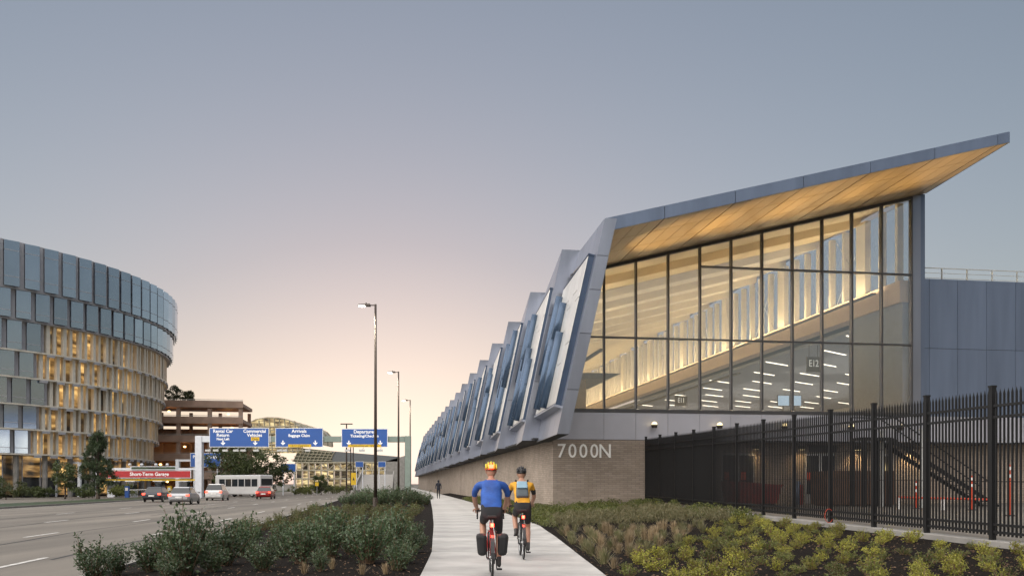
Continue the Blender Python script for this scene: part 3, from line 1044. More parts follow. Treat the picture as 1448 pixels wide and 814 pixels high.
# ------------------------------------------------------------------ black steel fence on its concrete kerb
fence = thing('security_fence', 'tall black steel picket fence along the planting bed', 'fence', (0, 0, 0))
FY = [42.5 - 2.21 * i for i in range(17)]
dirf = Vector((-SL, -1, 0)).normalized()
FH = 3.3
pk = MB().box(-.0165, .0165, -.0165, .0165, 0, 3.02).add([(-.015, -.015, 3.02), (.015, -.015, 3.02), (.015, .015, 3.02), (-.015, .015, 3.02), (0, 0, 3.12)],
     [(0, 1, 4), (1, 2, 4), (2, 3, 4), (3, 0, 4)]).mesh('picket', 'fence_black')
po = MB().box(-.052, .052, -.052, .052, -.05, FH - .04).box(-.062, .062, -.062, .062, FH - .04, FH).mesh('post', 'fence_black')
rl_ = {}
kb = MB()
for i, y in enumerate(FY):
    place('post', po, fence, (fence_x(y), y, fence_z(y)), (0, 0, ang))
    if i + 1 < len(FY):
        y1 = FY[i + 1]
        for h in (0.17, 0.33, 2.62, 2.86):
            m = MB()
            p0, p1 = Vector((fence_x(y), y, fence_z(y) + h)), Vector((fence_x(y1), y1, fence_z(y1) + h))
            up_ = Vector((0, 0, .027))
            sd = Vector((.03, 0, 0))
            m.hexa([p0 - sd - up_, p0 + sd - up_, p1 + sd - up_, p1 - sd - up_, p0 - sd + up_, p0 + sd + up_, p1 + sd + up_, p1 - sd + up_])
            m.build('rail', 'fence_black', fence)
        m = MB()
        for h in (1.25, 2.05):
            p0, p1 = Vector((fence_x(y), y, fence_z(y) + h)), Vector((fence_x(y1), y1, fence_z(y1) + h))
            m.tube(p0 + Vector((.035, 0, 0)), p1 + Vector((.035, 0, 0)), .008, n=4)
        m.build('wire', 'fence_black', fence)
        for j in range(1, 19):
            yy = y + (y1 - y) * j / 19
            place('picket', pk, fence, (fence_x(yy), yy, fence_z(yy) + .10), (0, 0, ang))
fk = MB()
for y0, y1 in zip(FY, FY[1:]):
    x0, x1 = fence_x(y0), fence_x(y1)
    z0, z1 = fence_z(y0), fence_z(y1)
    m = MB().hexa([(x0 - .2, y0 - .01, -.3), (x0 + .2, y0 - .01, -.3), (x1 + .2, y1 + .01, -.3), (x1 - .2, y1 + .01, -.3),
                   (x0 - .2, y0 - .01, z0), (x0 + .2, y0 - .01, z0), (x1 + .2, y1 + .01, z1), (x1 - .2, y1 + .01, z1)])
    m.build('footing', 'concrete', fence, bevel=.015)
# red hose loop hooked on a post foot
yl = FY[8]
hl = MB()
for i in range(16):
    a0, a1 = 2 * math.pi * i / 16, 2 * math.pi * (i + 1) / 16
    q = lambda a: (fence_x(yl) - .10 + .13 * math.cos(a), yl - .14 + .03 * math.cos(a), fence_z(yl) + .20 + .20 * math.sin(a))
    hl.tube(q(a0), q(a1), .009, n=6)
tag(hl.build('hose_loop', 'safety_orange', smooth=True), 'small red cable loop at the foot of a fence post', 'cable')

# things in the service yard
def yard_z(x, y):
    return 0.0 + 0.55 * (y - 2) / 52 if y < 54 else 0.55
def yard_pos(px, v):
    u = up(px, v)
    p = wpt(u, v)
    return Vector((p.x, p.y, 0.0 + (p.y - 2) * 0.0104 + .02))
p = yard_pos(1072, -2.0)
dmp = thing('waste_skip', 'dark red steel waste skip with sloped end near the grey door', 'skip', tuple(p), TH)
m = MB().prism([(-1.15, 0, .15), (1.0, 0, .15), (1.25, 0, 1.05), (-1.4, 0, 1.25)], (0, 1.3, 0))
m.build('hopper', 'red_paint', dmp, bevel=.02)
MB().box(-1.45, 1.3, -.05, .0, 1.0, 1.08).build('rim', 'red_paint', dmp)
for sx in (-.8, .7):
    MB().box(sx, sx + .12, .05, 1.25, 0, .15).build('skid', 'black_metal', dmp)
p = yard_pos(1217, -3.2)
bx = thing('timber_crate', 'big brown boarded crate behind the fence', 'crate', tuple(p), TH)
MB().box(-1.75, 1.75, .02, 1.5, .1, 1.72).build('box', 'brown_board', bx)
for i in range(9):
    MB().box(-1.75 + .39 * i + .01, -1.75 + .39 * (i + 1) - .01, -.02, .018, .1, 1.74).build('board', 'brown_board', bx)
for sx in (-1.6, -.1, 1.4):
    MB().box(sx, sx + .15, 0, 1.5, 0, .1).build('skid', 'brown_board', bx)
p = yard_pos(1128, -.6)
bd = MB().tube((0, 0, -.02), (0, 0, 1.15), .16, .16, 14).ball((0, 0, 1.15), (.16, .16, .08), 14, 4, lo=0).build('bollard', 'cladding_dark', loc=tuple(p), smooth=True)
tag(bd, 'stout grey steel bollard beside the lit doorway', 'bollard')
p = yard_pos(1133, -.9)
hyd = thing('standpipe', 'slim red standpipe post next to the grey bollard', 'standpipe', tuple(p))
MB().tube((0, 0, -.02), (0, 0, 1.05), .06, .06, 10).build('pipe', 'red_paint', hyd)
MB().tube((-.1, 0, .9), (.1, 0, .9), .05, .05, 8).build('outlet', 'red_paint', hyd)
for px, v, h, lab in ((1375, -8, 1.5, 'orange and white marker post under the stair flight'), (1427, -13, 1.9, 'tall orange and white marker post at the open end of the yard'),
                      (1295, -6, 1.25, 'short orange and white marker post by the steel column')):
    p = yard_pos(px, v)
    d = thing('marker_post', lab, 'marker post', tuple(p))
    MB().tube((0, 0, -.02), (0, 0, .06), .2, .18, 12).build('base', 'black_rubber', d)
    MB().tube((0, 0, .06), (0, 0, h), .055, .05, 10).build('tube', 'safety_orange', d)
    for k in range(2):
        MB().tube((0, 0, h - .2 - .28 * k), (0, 0, h - .08 - .28 * k), .06, .06, 10).build('reflective_band', 'white_band', d)
for px, v, lab in ((1247, -3.6, 'pale steel column beside the timber crate'), (1305, -5, 'pale steel column beside the outdoor stair')):
    p = yard_pos(px, v)
    d = thing('steel_column', lab, 'column', tuple(p))
    MB().box(-.10, .10, -.10, .10, 0, 3.6).build('shaft', 'galvanised', d)
    MB().box(-.2, .2, -.2, .2, -.02, .03).build('base_plate', 'galvanised', d)
    MB().box(-.16, .16, -.16, .16, 3.6, 3.65).build('cap_plate', 'galvanised', d)
# outdoor stair: two stringers, treads, railings, landing on posts
st0 = wpt(up(1262, -4.4), -4.4)
stair = thing('outdoor_stair', 'dark steel outdoor stair sloping down behind the fence', 'stair', (st0.x, st0.y, yard_z(st0.x, st0.y)), TH)
RUN, RISE = 5.4, 3.3
for yy in (0.0, 1.1):
    MB().hexa([(0, yy, RISE - .25), (RUN, yy, 0), (RUN, yy + .06, 0), (0, yy + .06, RISE - .25), (0, yy, RISE), (RUN + .3, yy, 0.02), (RUN + .3, yy + .06, 0.02), (0, yy + .06, RISE)]).build('stringer', 'fence_black', stair)
    MB().tube((0, yy + .03, RISE + 1.0), (RUN, yy + .03, 1.0), .03, n=6).tube((RUN, yy + .03, 1.0), (RUN, yy + .03, 0), .03, n=6).tube((-1.4, yy + .03, RISE + 1.0), (0, yy + .03, RISE + 1.0), .03, n=6).tube((-1.4, yy + .03, RISE), (-1.4, yy + .03, RISE + 1), .03, n=6).build('handrail', 'fence_black', stair)
    for k in range(6):
        x = RUN * k / 6
        MB().tube((x, yy + .03, RISE * (1 - k / 6) - .05), (x, yy + .03, RISE * (1 - k / 6) + 1.0), .018, n=5).build('baluster', 'fence_black', stair)
for k in range(17):
    x, z = RUN * k / 17, RISE * (1 - (k + .5) / 17)
    MB().box(x, x + .3, .06, 1.1, z - .02, z + .01).build('tread', 'fence_black', stair)
MB().box(-1.5, 0, 0, 1.16, RISE - .12, RISE).build('landing', 'fence_black', stair)
for x in (-1.4, -.1):
    for yy in (.05, 1.05):
        MB().box(x - .06, x + .06, yy - .06, yy + .06, 0, RISE - .12).build('leg', 'fence_black', stair)
# low red hose rail lying along the yard
b0, b1 = yard_pos(1268, -6.5), yard_pos(1402, -9.0)
bar = thing('barrier_rail', 'low red and white barrier rail in the yard', 'barrier', tuple(b0), 0)
dv = b1 - b0
MB().tube((0, 0, .55), (dv.x, dv.y, .5 + dv.z), .045, n=8).build('rail', 'safety_orange', bar)
for t in (.02, .5, .98):
    MB().box(dv.x * t - .05, dv.x * t + .05, dv.y * t - .05, dv.y * t + .05, -.02 + dv.z * t, .55 + dv.z * t).build('leg', 'white_band', bar)

# ------------------------------------------------------------------ plants
def leaf(mb, c, d, size, mi=0, width=.45, rr=random):
    """one folded kite-shaped leaf"""
    d = d.normalized()
    s = d.cross(Vector((rr.uniform(-1, 1), rr.uniform(-1, 1), rr.uniform(-1, 1))))
    if s.length < 1e-3:
        s = Vector((1, 0, 0))
    s.normalize()
    nrm = d.cross(s)
    m = c + d * size * .5
    mb.add([c, m + s * size * width * .5 + nrm * size * .10, c + d * size, m - s * size * width * .5 + nrm * size * .10], [(0, 1, 2), (0, 2, 3)], mi)

def rdir(rr, upb=0.0):
    while True:
        v = Vector((rr.uniform(-1, 1), rr.uniform(-1, 1), rr.uniform(-1, 1)))
        if .05 < v.length < 1:
            v.normalize()
            v.z += upb
            return v.normalized()

def finish(mb, name, mats):
    me = bpy.data.meshes.new(name)
    me.from_pydata(mb.v, [], mb.f)
    for m in mats:
        me.materials.append(M(m))
    if any(mb.m):
        me.polygons.foreach_set('material_index', mb.m)
    return me

def shrub_meshes(seed, h, w, nstem, per, size, leafm, loose=0.0):
    rr = random.Random(seed)
    st, lf = MB(), MB()
    for i in range(nstem):
        a = 2 * math.pi * i / nstem + rr.uniform(-.4, .4)
        rad = w * math.sqrt(rr.uniform(0.02, 1))
        hh = h * (1.0 - .45 * (rad / w) ** 2) * rr.uniform(.72, 1.08)
        if rr.random() < loose:
            hh *= 1.32
        base = Vector((math.cos(a) * rad * .18, math.sin(a) * rad * .18, -.03))
        mid = Vector((math.cos(a) * rad * .6, math.sin(a) * rad * .6, hh * .55))
        tip = Vector((math.cos(a) * rad, math.sin(a) * rad, hh))
        st.path([base, mid, tip], [.010, .007, .003], n=4)
        for j in range(per):
            t = rr.uniform(.10, 1.0) ** .85
            p = base.lerp(mid, t * 2) if t < .5 else mid.lerp(tip, t * 2 - 1)
            p = p + rdir(rr) * rr.uniform(0, w * .26)
            leaf(lf, p, rdir(rr, .45), size * rr.uniform(.7, 1.25), rr=rr)
    return finish(st, 'stem', ['stem']), finish(lf, 'foliage', [leafm])

def put_shrub(name, label, group, meshes, x, y, z, s, rz):
    o = thing(name, label, 'shrub', (x, y, z), rz, group)
    o.scale = (s * random.uniform(.88, 1.12), s * random.uniform(.88, 1.12), s * random.uniform(.78, 1.18))
    place('foliage', meshes[1], o)
    place('stem', meshes[0], o)
    return o

big = [shrub_meshes(100 + i, .92, .52, 32, 42, .084, 'leaf_shrub', .14) for i in range(5)]
hedge = [shrub_meshes(200 + i, .46, .36, 18, 26, .060, 'leaf_hedge', .05) for i in range(3)]
lime = [shrub_meshes(300 + i, .34, .27, 18, 22, .052, 'leaf_lime', .05) for i in range(4)]
limeg = [shrub_meshes(330 + i, .28, .27, 16, 22, .050, 'leaf_cover', .05) for i in range(3)]
rp = random.Random(3)
spots = [(128, 13.2, 1.0), (212, 14.2, .98), (262, 13.4, 1.02), (318, 15.0, .95), (372, 14.0, 1.0), (345, 16.8, .95), (425, 15.2, 1.02), (468, 16.6, 1.0),
         (520, 15.6, 1.02), (560, 17.3, 1.0), (585, 16.0, .92), (440, 18.6, .95), (500, 19.2, .95), (400, 18.0, .95), (548, 20.2, .9), (290, 17.2, .9), (588, 21.0, .85),
         (250, 15.8, .85), (165, 13.8, .7), (238, 12.9, .6), (300, 13.9, .62), (395, 16.6, .8), (452, 14.0, .58), (495, 17.6, .85), (575, 14.6, .6), (605, 18.6, .7), (340, 18.6, .8), (470, 21.0, .85)]
for i, (px, yy, s) in enumerate(spots):
    x = (px - CEN) / F * yy
    x = min(max(x, road_x(yy) + .35), lerp(PATH_L, yy) - .42)
    put_shrub('shrub', 'leafy dark green shrub with glossy leaves in the bed between road and path', 'dark shrubs between road and path',
              big[i % 5], x, yy, left_bed_z(x, yy), s * rp.choice((.70, .82, .96)), rp.uniform(0, 6.28))
yy = 23.0
while yy < 48:
    x0, x1 = road_x(yy) + .6, lerp(PATH_L, yy) - .5
    n = int((x1 - x0) / .82)
    for i in range(n):
        x = x0 + (x1 - x0) * (i + .5) / n + rp.uniform(-.2, .2)
        y2 = yy + rp.uniform(-.4, .4)
        put_shrub('low_shrub', 'low olive green shrub in the rows behind the dark shrubs', 'low olive shrubs between road and path',
                  hedge[rp.randrange(3)], x, y2, left_bed_z(x, y2), rp.uniform(.85, 1.1), rp.uniform(0, 6.28))
    yy += 2.1
for i in range(16):
    yy = 52 + rp.uniform(0, 9)
    x = -10.2 + 5.0 * (i + .5) / 16 - .1 * (yy - 52) + rp.uniform(-.2, .2)
    put_shrub('shrub', 'dark green shrub in the clump around the nearest lamp post foot', 'shrubs at the lamp post', big[i % 5], x, yy, left_bed_z(x, yy), rp.uniform(1.05, 1.35), rp.uniform(0, 6.28))

# lime shrubs of the right-hand bed
def in_tuft_zone(x, y):
    px = CEN + F * x / y
    py = HOR + F * (EYE - bed_z(x, y)) / y
    return 733 < py and 772 + (py - 735) * 1.1 < px < 1035 - (py - 735) * 2.3
n_l = 0
yy = 9.8
row = 0
while yy < 29.5:
    x0, x1 = lerp(PATH_R, yy) + .5, fence_x(yy) - .55
    x = x0 + (row % 2) * .4
    while x < x1:
        xx, y2 = x + rp.uniform(-.16, .16), yy + rp.uniform(-.16, .16)
        x += .64
        if in_tuft_zone(xx, y2) or in_tuft_zone(xx + .35, y2):
            continue
        px = CEN + F * xx / y2
        if px > 1520 or px < 745:
            continue
        if rp.random() < .16:
            continue
        y_g = rp.random() < .42 or px < 900
        ms = limeg[rp.randrange(3)] if y_g else lime[rp.randrange(4)]
        lab = ('low mid green ground shrub in the fence bed', 'green ground shrubs in the fence bed') if y_g else ('low lime yellow shrub in the fence bed', 'lime shrubs in the fence bed')
        put_shrub('low_shrub', lab[0], lab[1], ms, xx, y2, bed_z(xx, y2) - .01, rp.uniform(.55, .92), rp.uniform(0, 6.28))
        n_l += 1
    yy += .66
    row += 1
print('lime shrubs', n_l)
# straw-coloured grass tufts, clipped flat
def tuft_mesh(seed, h, dry):
    rr = random.Random(seed)
    mb = MB()
    for i in range(60):
        a = rr.uniform(0, 6.28)
        r0 = rr.uniform(0, .07)
        b = Vector((math.cos(a) * r0, math.sin(a) * r0, -.02))
        lean_ = rr.uniform(0, .10) if i % 5 else rr.uniform(.15, .28)
        t = b + Vector((math.cos(a) * lean_, math.sin(a) * lean_, h * rr.uniform(.8, 1.0) * (1 if i % 5 else .7)))
        s = Vector((-math.sin(a), math.cos(a), 0)) * .006
        m = b.lerp(t, .5) + Vector((0, 0, .02))
        mb.add([b - s, b + s, m + s, m - s, t], [(0, 1, 2, 3), (3, 2, 4)])
    return finish(mb, 'blades', ['straw' if dry else 'straw_green'])
tf = [tuft_mesh(1, .30, True), tuft_mesh(2, .36, True), tuft_mesh(3, .26, False), tuft_mesh(4, .32, False)]
cnt = 0
yy = 11.5
while yy < 27:
    x = lerp(PATH_R, yy) + .3
    while x < fence_x(yy) - .5:
        xx, y2 = x + rp.uniform(-.15, .15), yy + rp.uniform(-.15, .15)
        x += .62
        if in_tuft_zone(xx, y2):
            i = rp.randrange(4)
            o = place('grass_tuft', tf[i], None, (xx, y2, bed_z(xx, y2)), (0, 0, rp.uniform(0, 6.28)), rp.uniform(.8, 1.25))
            if i < 2:
                tag(o, 'clipped straw coloured grass tuft in the fence bed', 'grass', 'dry grass tufts in the fence bed')
            else:
                tag(o, 'fading green grass tuft in the fence bed', 'grass', 'green grass tufts in the fence bed')
            cnt += 1
    yy += .62
print('tufts', cnt)
for (px, yy) in ((430, 13.6), (512, 13.7), (545, 13.9), (556, 14.6), (470, 14.4)):
    x = (px - CEN) / F * yy
    tag(place('grass_tuft', tf[1], None, (x, yy, left_bed_z(x, yy)), (0, 0, px), .62), 'straw coloured grass tuft among the dark shrubs', 'grass', 'grass tufts among the dark shrubs')
# dense ground cover against the brick wall: a mass nobody could count
rr = random.Random(77)
gc, gt = MB(), MB()
for i in range(760):
    y = rr.uniform(28.5, 42.0)
    x = rr.uniform(lerp(PATH_R, y) + .15, fence_x(y) - .3)
    dry = in_tuft_zone(x, y) or (4.4 < x < 6.6 and y < 36)
    if y > 41.6 + .148 * (x - 2.02):
        continue
    z = bed_z(x, y)
    hh = rr.uniform(.14, .46)
    for k in range(56):
        d = rdir(rr, .6)
        if d.z < 0:
            d.z = -d.z
        p = Vector((x, y, z)) + Vector((d.x * .27, d.y * .27, abs(d.z) * hh))
        if dry:
            leaf(gt, p, rdir(rr, 1.2), .13, width=.12, rr=rr)
        else:
            leaf(gc, p, rdir(rr, .5), .085, rr=rr)
o = bpy.data.objects.new('ground_cover', finish(gc, 'ground_cover', ['leaf_cover'])); COL.objects.link(o)
tag(o, 'dense low green ground cover in front of the brick wall', 'ground cover', kind='stuff')
o = bpy.data.objects.new('meadow_grass', finish(gt, 'meadow_grass', ['straw_green'])); COL.objects.link(o)
tag(o, 'hazy fading grass along the fence kerb', 'grass', kind='stuff')
gs = MB()
for i in range(700):
    y = rr.uniform(41, 75)
    x0, x1 = lerp(PATH_R, y) + .1, wall_x(y) - .1
    if x1 < x0 or y < 43 and False:
        continue
    x = rr.uniform(x0, x1)
    z = path_z(y) - .03 + .12 * max(0, x - lerp(PATH_R, y))
    for k in range(22):
        d = rdir(rr, .6)
        gs.m  # noqa
        leaf(gs, Vector((x, y, z)) + Vector((d.x * .2, d.y * .2, abs(d.z) * .22)), rdir(rr, .5), .10, rr=rr)
o = bpy.data.objects.new('ground_cover', finish(gs, 'ground_cover', ['leaf_cover'])); COL.objects.link(o)
tag(o, 'thin strip of low green planting along the brick wall beside the path', 'ground cover', kind='stuff')
# mulch chips scattered on the beds
mc = MB()
for i in range(2600):
    y = rr.uniform(10.5, 22)
    x = rr.uniform(lerp(PATH_R, y) + .05, fence_x(y) - .4)
    z = bed_z(x, y) + .006
    d = Vector((rr.uniform(-1, 1), rr.uniform(-1, 1), rr.uniform(-.3, .3))).normalized()
    leaf(mc, Vector((x, y, z)), d, rr.uniform(.03, .08), width=.4, rr=rr)
for i in range(1200):
    y = rr.uniform(11, 20)
    x = rr.uniform(road_x(y) + .2, lerp(PATH_L, y) - .05)
    d = Vector((rr.uniform(-1, 1), rr.uniform(-1, 1), rr.uniform(-.3, .3))).normalized()
    leaf(mc, Vector((x, y, left_bed_z(x, y) + .006)), d, rr.uniform(.03, .08), width=.4, rr=rr)
o = bpy.data.objects.new('bark_chips', finish(mc, 'bark_chips', ['stem'])); COL.objects.link(o)
tag(o, 'scattered bark chips on the dark mulch', 'bark chips', kind='stuff')

def tree(name, label, x, y, h, rad, trunk_h, leafm, clumps, per, lsize, z=0.0, conical=False, group=None, seed=1, flat=1.0):
    rr = random.Random(seed)
    o = thing(name, label, 'tree', (x, y, z), 0, group)
    tk = MB()
    top = Vector((rr.uniform(-.3, .3), rr.uniform(-.3, .3), trunk_h + (h - trunk_h) * (.9 if conical else .55)))
    tk.path([Vector((0, 0, -.2)), Vector((.05, 0, trunk_h * .6)), Vector((0, 0, trunk_h)), top], [h * .030, h * .024, h * .020, h * .006], n=7)
    lf = MB()
    ch = (h - trunk_h) / 2
    cz = trunk_h + ch
    for i in range(clumps):
        while True:
            d = Vector((rr.uniform(-1, 1), rr.uniform(-1, 1), rr.uniform(-1, 1)))
            if d.length < 1 and d.length > .25:
                break
        if conical:
            t = (d.z + 1) / 2
            k = rad * (1.0 - .88 * t) * (0.75 + .5 * rr.random())
            c = Vector((d.x * k, d.y * k, trunk_h * .6 + (h - trunk_h * .6) * t))
        else:
            wob = 1 + .22 * math.sin(3 * math.atan2(d.y, d.x) + seed) + .16 * math.sin(5 * d.z + seed * 2)
            c = Vector((d.x * rad * wob, d.y * rad * flat * wob, cz + d.z * ch * (1 + .12 * wob)))
        if i % 5 == 0:
            a = Vector((0, 0, min(max(trunk_h * .7, c.z * .6), top.z)))
            tk.tube(a, c, h * .008, h * .003, 5)
        cr = rad * rr.uniform(.16, .30) * (.6 if conical else 1)
        for j in range(per):
            q = rdir(rr)
            p = c + Vector((q.x * cr, q.y * cr, q.z * cr * .7)) * rr.uniform(.3, 1) 
            leaf(lf, p, rdir(rr, -.2 if conical else .2), lsize * rr.uniform(.7, 1.3), width=.5 if not conical else .3, rr=rr)
    place('crown', finish(lf, 'crown', [leafm]), o)
    tk.build('trunk', 'bark', o, smooth=True)
    return o
# ------------------------------------------------------------------ round office building
RC, RR_ = Vector((-97.4, 132.0, 0)), 42.0
tower = thing('round_office_building', 'large round office building with staggered glass panels and warm lit lower floors', 'building', tuple(RC))
def pol(r, deg, z):
    return Vector((r * math.cos(R(deg)), r * math.sin(R(deg)), z))
def arc_plate(mb, r0, r1, a0, a1, z0, z1, n=1, mi=0):
    for i in range(n):
        b0, b1 = a0 + (a1 - a0) * i / n, a0 + (a1 - a0) * (i + 1) / n
        mb.hexa([pol(r0, b0, z0), pol(r1, b0, z0), pol(r1, b1, z0), pol(r0, b1, z0), pol(r0, b0, z1), pol(r1, b0, z1), pol(r1, b1, z1), pol(r0, b1, z1)], mi)
    return mb
ROWS = [(26.7, 32.4), (22.9, 26.5), (19.0, 22.7), (15.6, 18.8), (12.15, 15.4), (8.95, 11.95), (5.7, 8.75)]
STEP = [0.0, -0.7, -1.5, -1.9, -2.3, -2.9, -3.6]
core = MB()
n = 72
vs, fs = [], []
for z in (0, 32.41):
    for i in range(n):
        vs.append(pol(RR_ - 5.6, 360 * i / n, z))
fs = [(i, (i + 1) % n, n + (i + 1) % n, n + i) for i in range(n)] + [tuple(range(2 * n - 1, n - 1, -1))]
core.add(vs, fs)
core.build('core_wall', 'tower_core', tower, smooth=False)
PITCH = 3.45
for r, (z0, z1) in enumerate(ROWS):
    rad = RR_ + STEP[r]
    # floor band ring under each storey
    bnd = MB()
    arc_plate(bnd, rad - 3.2, rad + (.16 if r > 1 else -.25), -82, 60, z0 - .22, z0 - .02, 60)
    bnd.build('floor_band', 'tower_fin' if r < 2 else 'tower_fin_warm', tower)
    off = -0.30 * r * PITCH
    k = 0
    a = -82 + (off % PITCH)
    while a < 58:
        mid = a + PITCH / 2
        glazed = r < 2 or mid < -28.5
        if glazed:
            w0, w1 = a + PITCH * .04, a + PITCH * .72
            m = MB()
            tilt = 0.25
            m.hexa([pol(rad - .12, w0, z0), pol(rad + .02, w0, z0), pol(rad + tilt, w1, z0), pol(rad + tilt - .14, w1, z0),
                    pol(rad - .12, w0, z1), pol(rad + .02, w0, z1), pol(rad + tilt, w1, z1), pol(rad + tilt - .14, w1, z1)])
            g_ = m.build('glass_panel', 'tower_glass', tower)
            for f in ((.2, .78) if r == 0 else (.22,)):
                zz = z0 + (z1 - z0) * f
                bar_ = MB()
                bar_.hexa([pol(rad + .02, w0, zz), pol(rad + .05, w0, zz), pol(rad + tilt + .03, w1, zz), pol(rad + tilt, w1, zz),
                           pol(rad + .02, w0, zz + .07), pol(rad + .05, w0, zz + .07), pol(rad + tilt + .03, w1, zz + .07), pol(rad + tilt, w1, zz + .07)])
                bar_.build('rail', 'tower_fin', g_)
            m = MB()
            arc_plate(m, rad - .9, rad - .25, a + PITCH * .73, a + PITCH * 1.03, z0 - .1, z1 + .1)
            m.build('recess_panel', 'tower_fin', tower)
        else:
            m = MB()
            arc_plate(m, rad - .95, rad - .9, a, a + PITCH * .985, z0, z1)
            m.build('lit_window', 'lit_room', tower)
            for f, ww, dd in ((.12, .20, .34), (.55, .15, .30)):
                m = MB()
                arc_plate(m, rad - .55, rad - .55 + dd * 1.6, a + PITCH * f, a + PITCH * (f + ww), z0 - .02, z1 - .02)
                m.build('sun_fin', 'tower_fin_warm', tower)
            # balcony bracket
            m = MB()
            arc_plate(m, rad + .05, rad + .22, a + PITCH * .1, a + PITCH * .55, z0 - .55, z0 - .22)
            m.build('bracket', 'tower_fin', tower)
        a += PITCH
        k += 1
m = MB()
arc_plate(m, RR_ - 6, RR_ - .3, -82, 60, 32.42, 32.5, 60)
m.build('roof', 'tower_fin', tower)
for i in range(36):
    m = MB()
    arc_plate(m, RR_ - 5.5, RR_ - 5.3, -82 + 4 * i + .1, -78 + 4 * i - .1, 2.6 if i % 3 else .2, 5.4)
    m.build('lobby_pane', 'lit_room', tower)
    m = MB()
    arc_plate(m, RR_ - 5.52, RR_ - 5.25, -82 + 4 * i - .1, -82 + 4 * i + .1, 0, 5.4)
    m.build('lobby_mullion', 'tower_fin', tower)
for i in range(24):
    c = pol(RR_ - 4.4, -80 + 6 * i, 0)
    MB().tube((c.x, c.y, -.3), (c.x, c.y, 5.6), .35, .35, 10).build('column', 'concrete', tower)

# ------------------------------------------------------------------ parking garage
gar = thing('parking_garage', 'brown concrete parking garage with open decks and warm lights', 'building', (-50.7, 160.0, -.1), R(9))
# local x runs to the left-back
zs = [3.6, 7.0, 10.5, 14.0, 17.0]
GW = 42.0
for i, z in enumerate(zs):
    d = MB()
    d.box(-GW, 0, 0, 12, z - .6, z)
    d.box(-GW, 0, -.15, 0.0, z - .85, z + .40)
    dk = d.build('deck', 'concrete_tan', gar)
    MB().box(-GW, 0, -.02, .02, z + .62, z + .70).build('rail', 'galvanised', dk)
    MB().box(-GW, 0, -.02, .02, z + .42, z + .47).build('rail', 'galvanised', dk)
    if z > 3.5:
        MB().box(-GW + .3, -.3, .3, 11.7, z - .66, z - .62).build('deck_ceiling', 'warm_ceiling', dk)
for i in range(8):
    x = -.5 - 5.6 * i
    MB().box(x - .35, x + .35, .1, .8, 0, 16.0).build('column', 'concrete_tan', gar)
    MB().box(x - .3, x + .3, 11, 11.6, 0, 16.0).build('column', 'concrete_tan', gar)
MB().box(-GW, 0, 11.7, 12.0, 0, 12.8).build('back_wall', 'concrete_tan', gar)
for i, (x, y_, z) in enumerate([(-2.5, 3, 12.6), (-7, 5, 12.6), (-6, 3, 9.1), (-12, 7, 9.1), (-16, 5, 5.6), (-20, 4, 5.6), (-18, 6, 9.1), (-25, 4, 12.6), (-10, 6, 5.6), (-14, 3, 15.6), (-4, 8, 15.6), (-22, 6, 2.3), (-15, 6, 2.3)]):
    MB().ball((x, y_, z), (.28, .28, .16), 8, 5).build('lamp', 'garage_lamp', gar)
    lamp('garage_light', 'POINT', gar, (x, y_, z - .35), 8, (1, .55, .22), size=.2)
for i, (dx, hh) in enumerate(((-16, 4.2), (-12.9, 3.2), (-19.2, 3.2), (-10.2, 2.2))):
    p = Matrix.Rotation(R(9), 3, 'Z') @ Vector((dx, 2.2, 0)) + Vector((-50.7, 160, 17.0 - .1))
    tree('roof_tree', 'small green tree growing on the garage roof edge', p.x, p.y, hh, hh * .62, .5, 'leaf_tree', 26, 40, .35, z=p.z, seed=50 + i, group='trees on the garage roof')

# ------------------------------------------------------------------ far airport hall: vaulted glass roof, wedge of glass, lit concourse
hall = thing('arrivals_hall', 'far airport hall with vaulted lattice roof and long lit concourse', 'building', (-60, 262, 0))
Yh = 262.0
def hp(px, py, y=Yh):
    return Vector(((px - CEN) / F * y + 60, y - Yh, EYE + (HOR - py) / F * y))
# vault: ribs and glass strips
prof = [(352, 598), (362, 593), (378, 590.5), (394, 591), (408, 594), (417, 598.5), (422, 604), (425, 612), (426, 622)]
pv = [hp(a, c) for a, c in prof]
DEP = 46.0
vt = MB()
for j in range(len(pv) - 1):
    for i in range(6):
        a0, a1 = DEP * i / 6 + .12, DEP * (i + 1) / 6 - .12
        m = MB()
        p0, p1 = pv[j], pv[j + 1]
        o_ = Vector((0, 0, -.15))
        m.hexa([p0 + Vector((0, a0, 0)) + o_, p1 + Vector((0, a0, 0)) + o_, p1 + Vector((0, a1, 0)) + o_, p0 + Vector((0, a1, 0)) + o_,
                p0 + Vector((0, a0, 0)), p1 + Vector((0, a0, 0)), p1 + Vector((0, a1, 0)), p0 + Vector((0, a1, 0))])
        m.build('roof_pane', 'roof_glass', hall)
rb = MB()
for i in range(7):
    for j in range(len(pv) - 1):
        rb.tube(pv[j] + Vector((0, DEP * i / 6, .1)), pv[j + 1] + Vector((0, DEP * i / 6, .1)), .22, n=5)
rb.build('roof_rib', 'steel_tan', hall)
# gable lattice of the vault, facing us
gl = MB().prism([hp(352, 640)] + pv + [hp(426, 640)], (0, .3, 0)).build('gable_glass', 'lit_hall', hall)
lt = MB()
for i in range(11):
    a = 352 + 7.2 * i
    zt_ = [c for b_, c in prof if b_ <= a][-1]
    lt.tube(hp(a, zt_ + 1) - Vector((0, .3, 0)), hp(a + 5, 640) - Vector((0, .3, 0)), .2, n=4)
for k in range(8):
    yy = 602 + 5 * k
    lt.tube(hp(352, yy + 2) - Vector((0, .35, 0)), hp(425.5, yy) - Vector((0, .35, 0)), .18, n=4)
lt.build('lattice', 'steel_tan', hall)
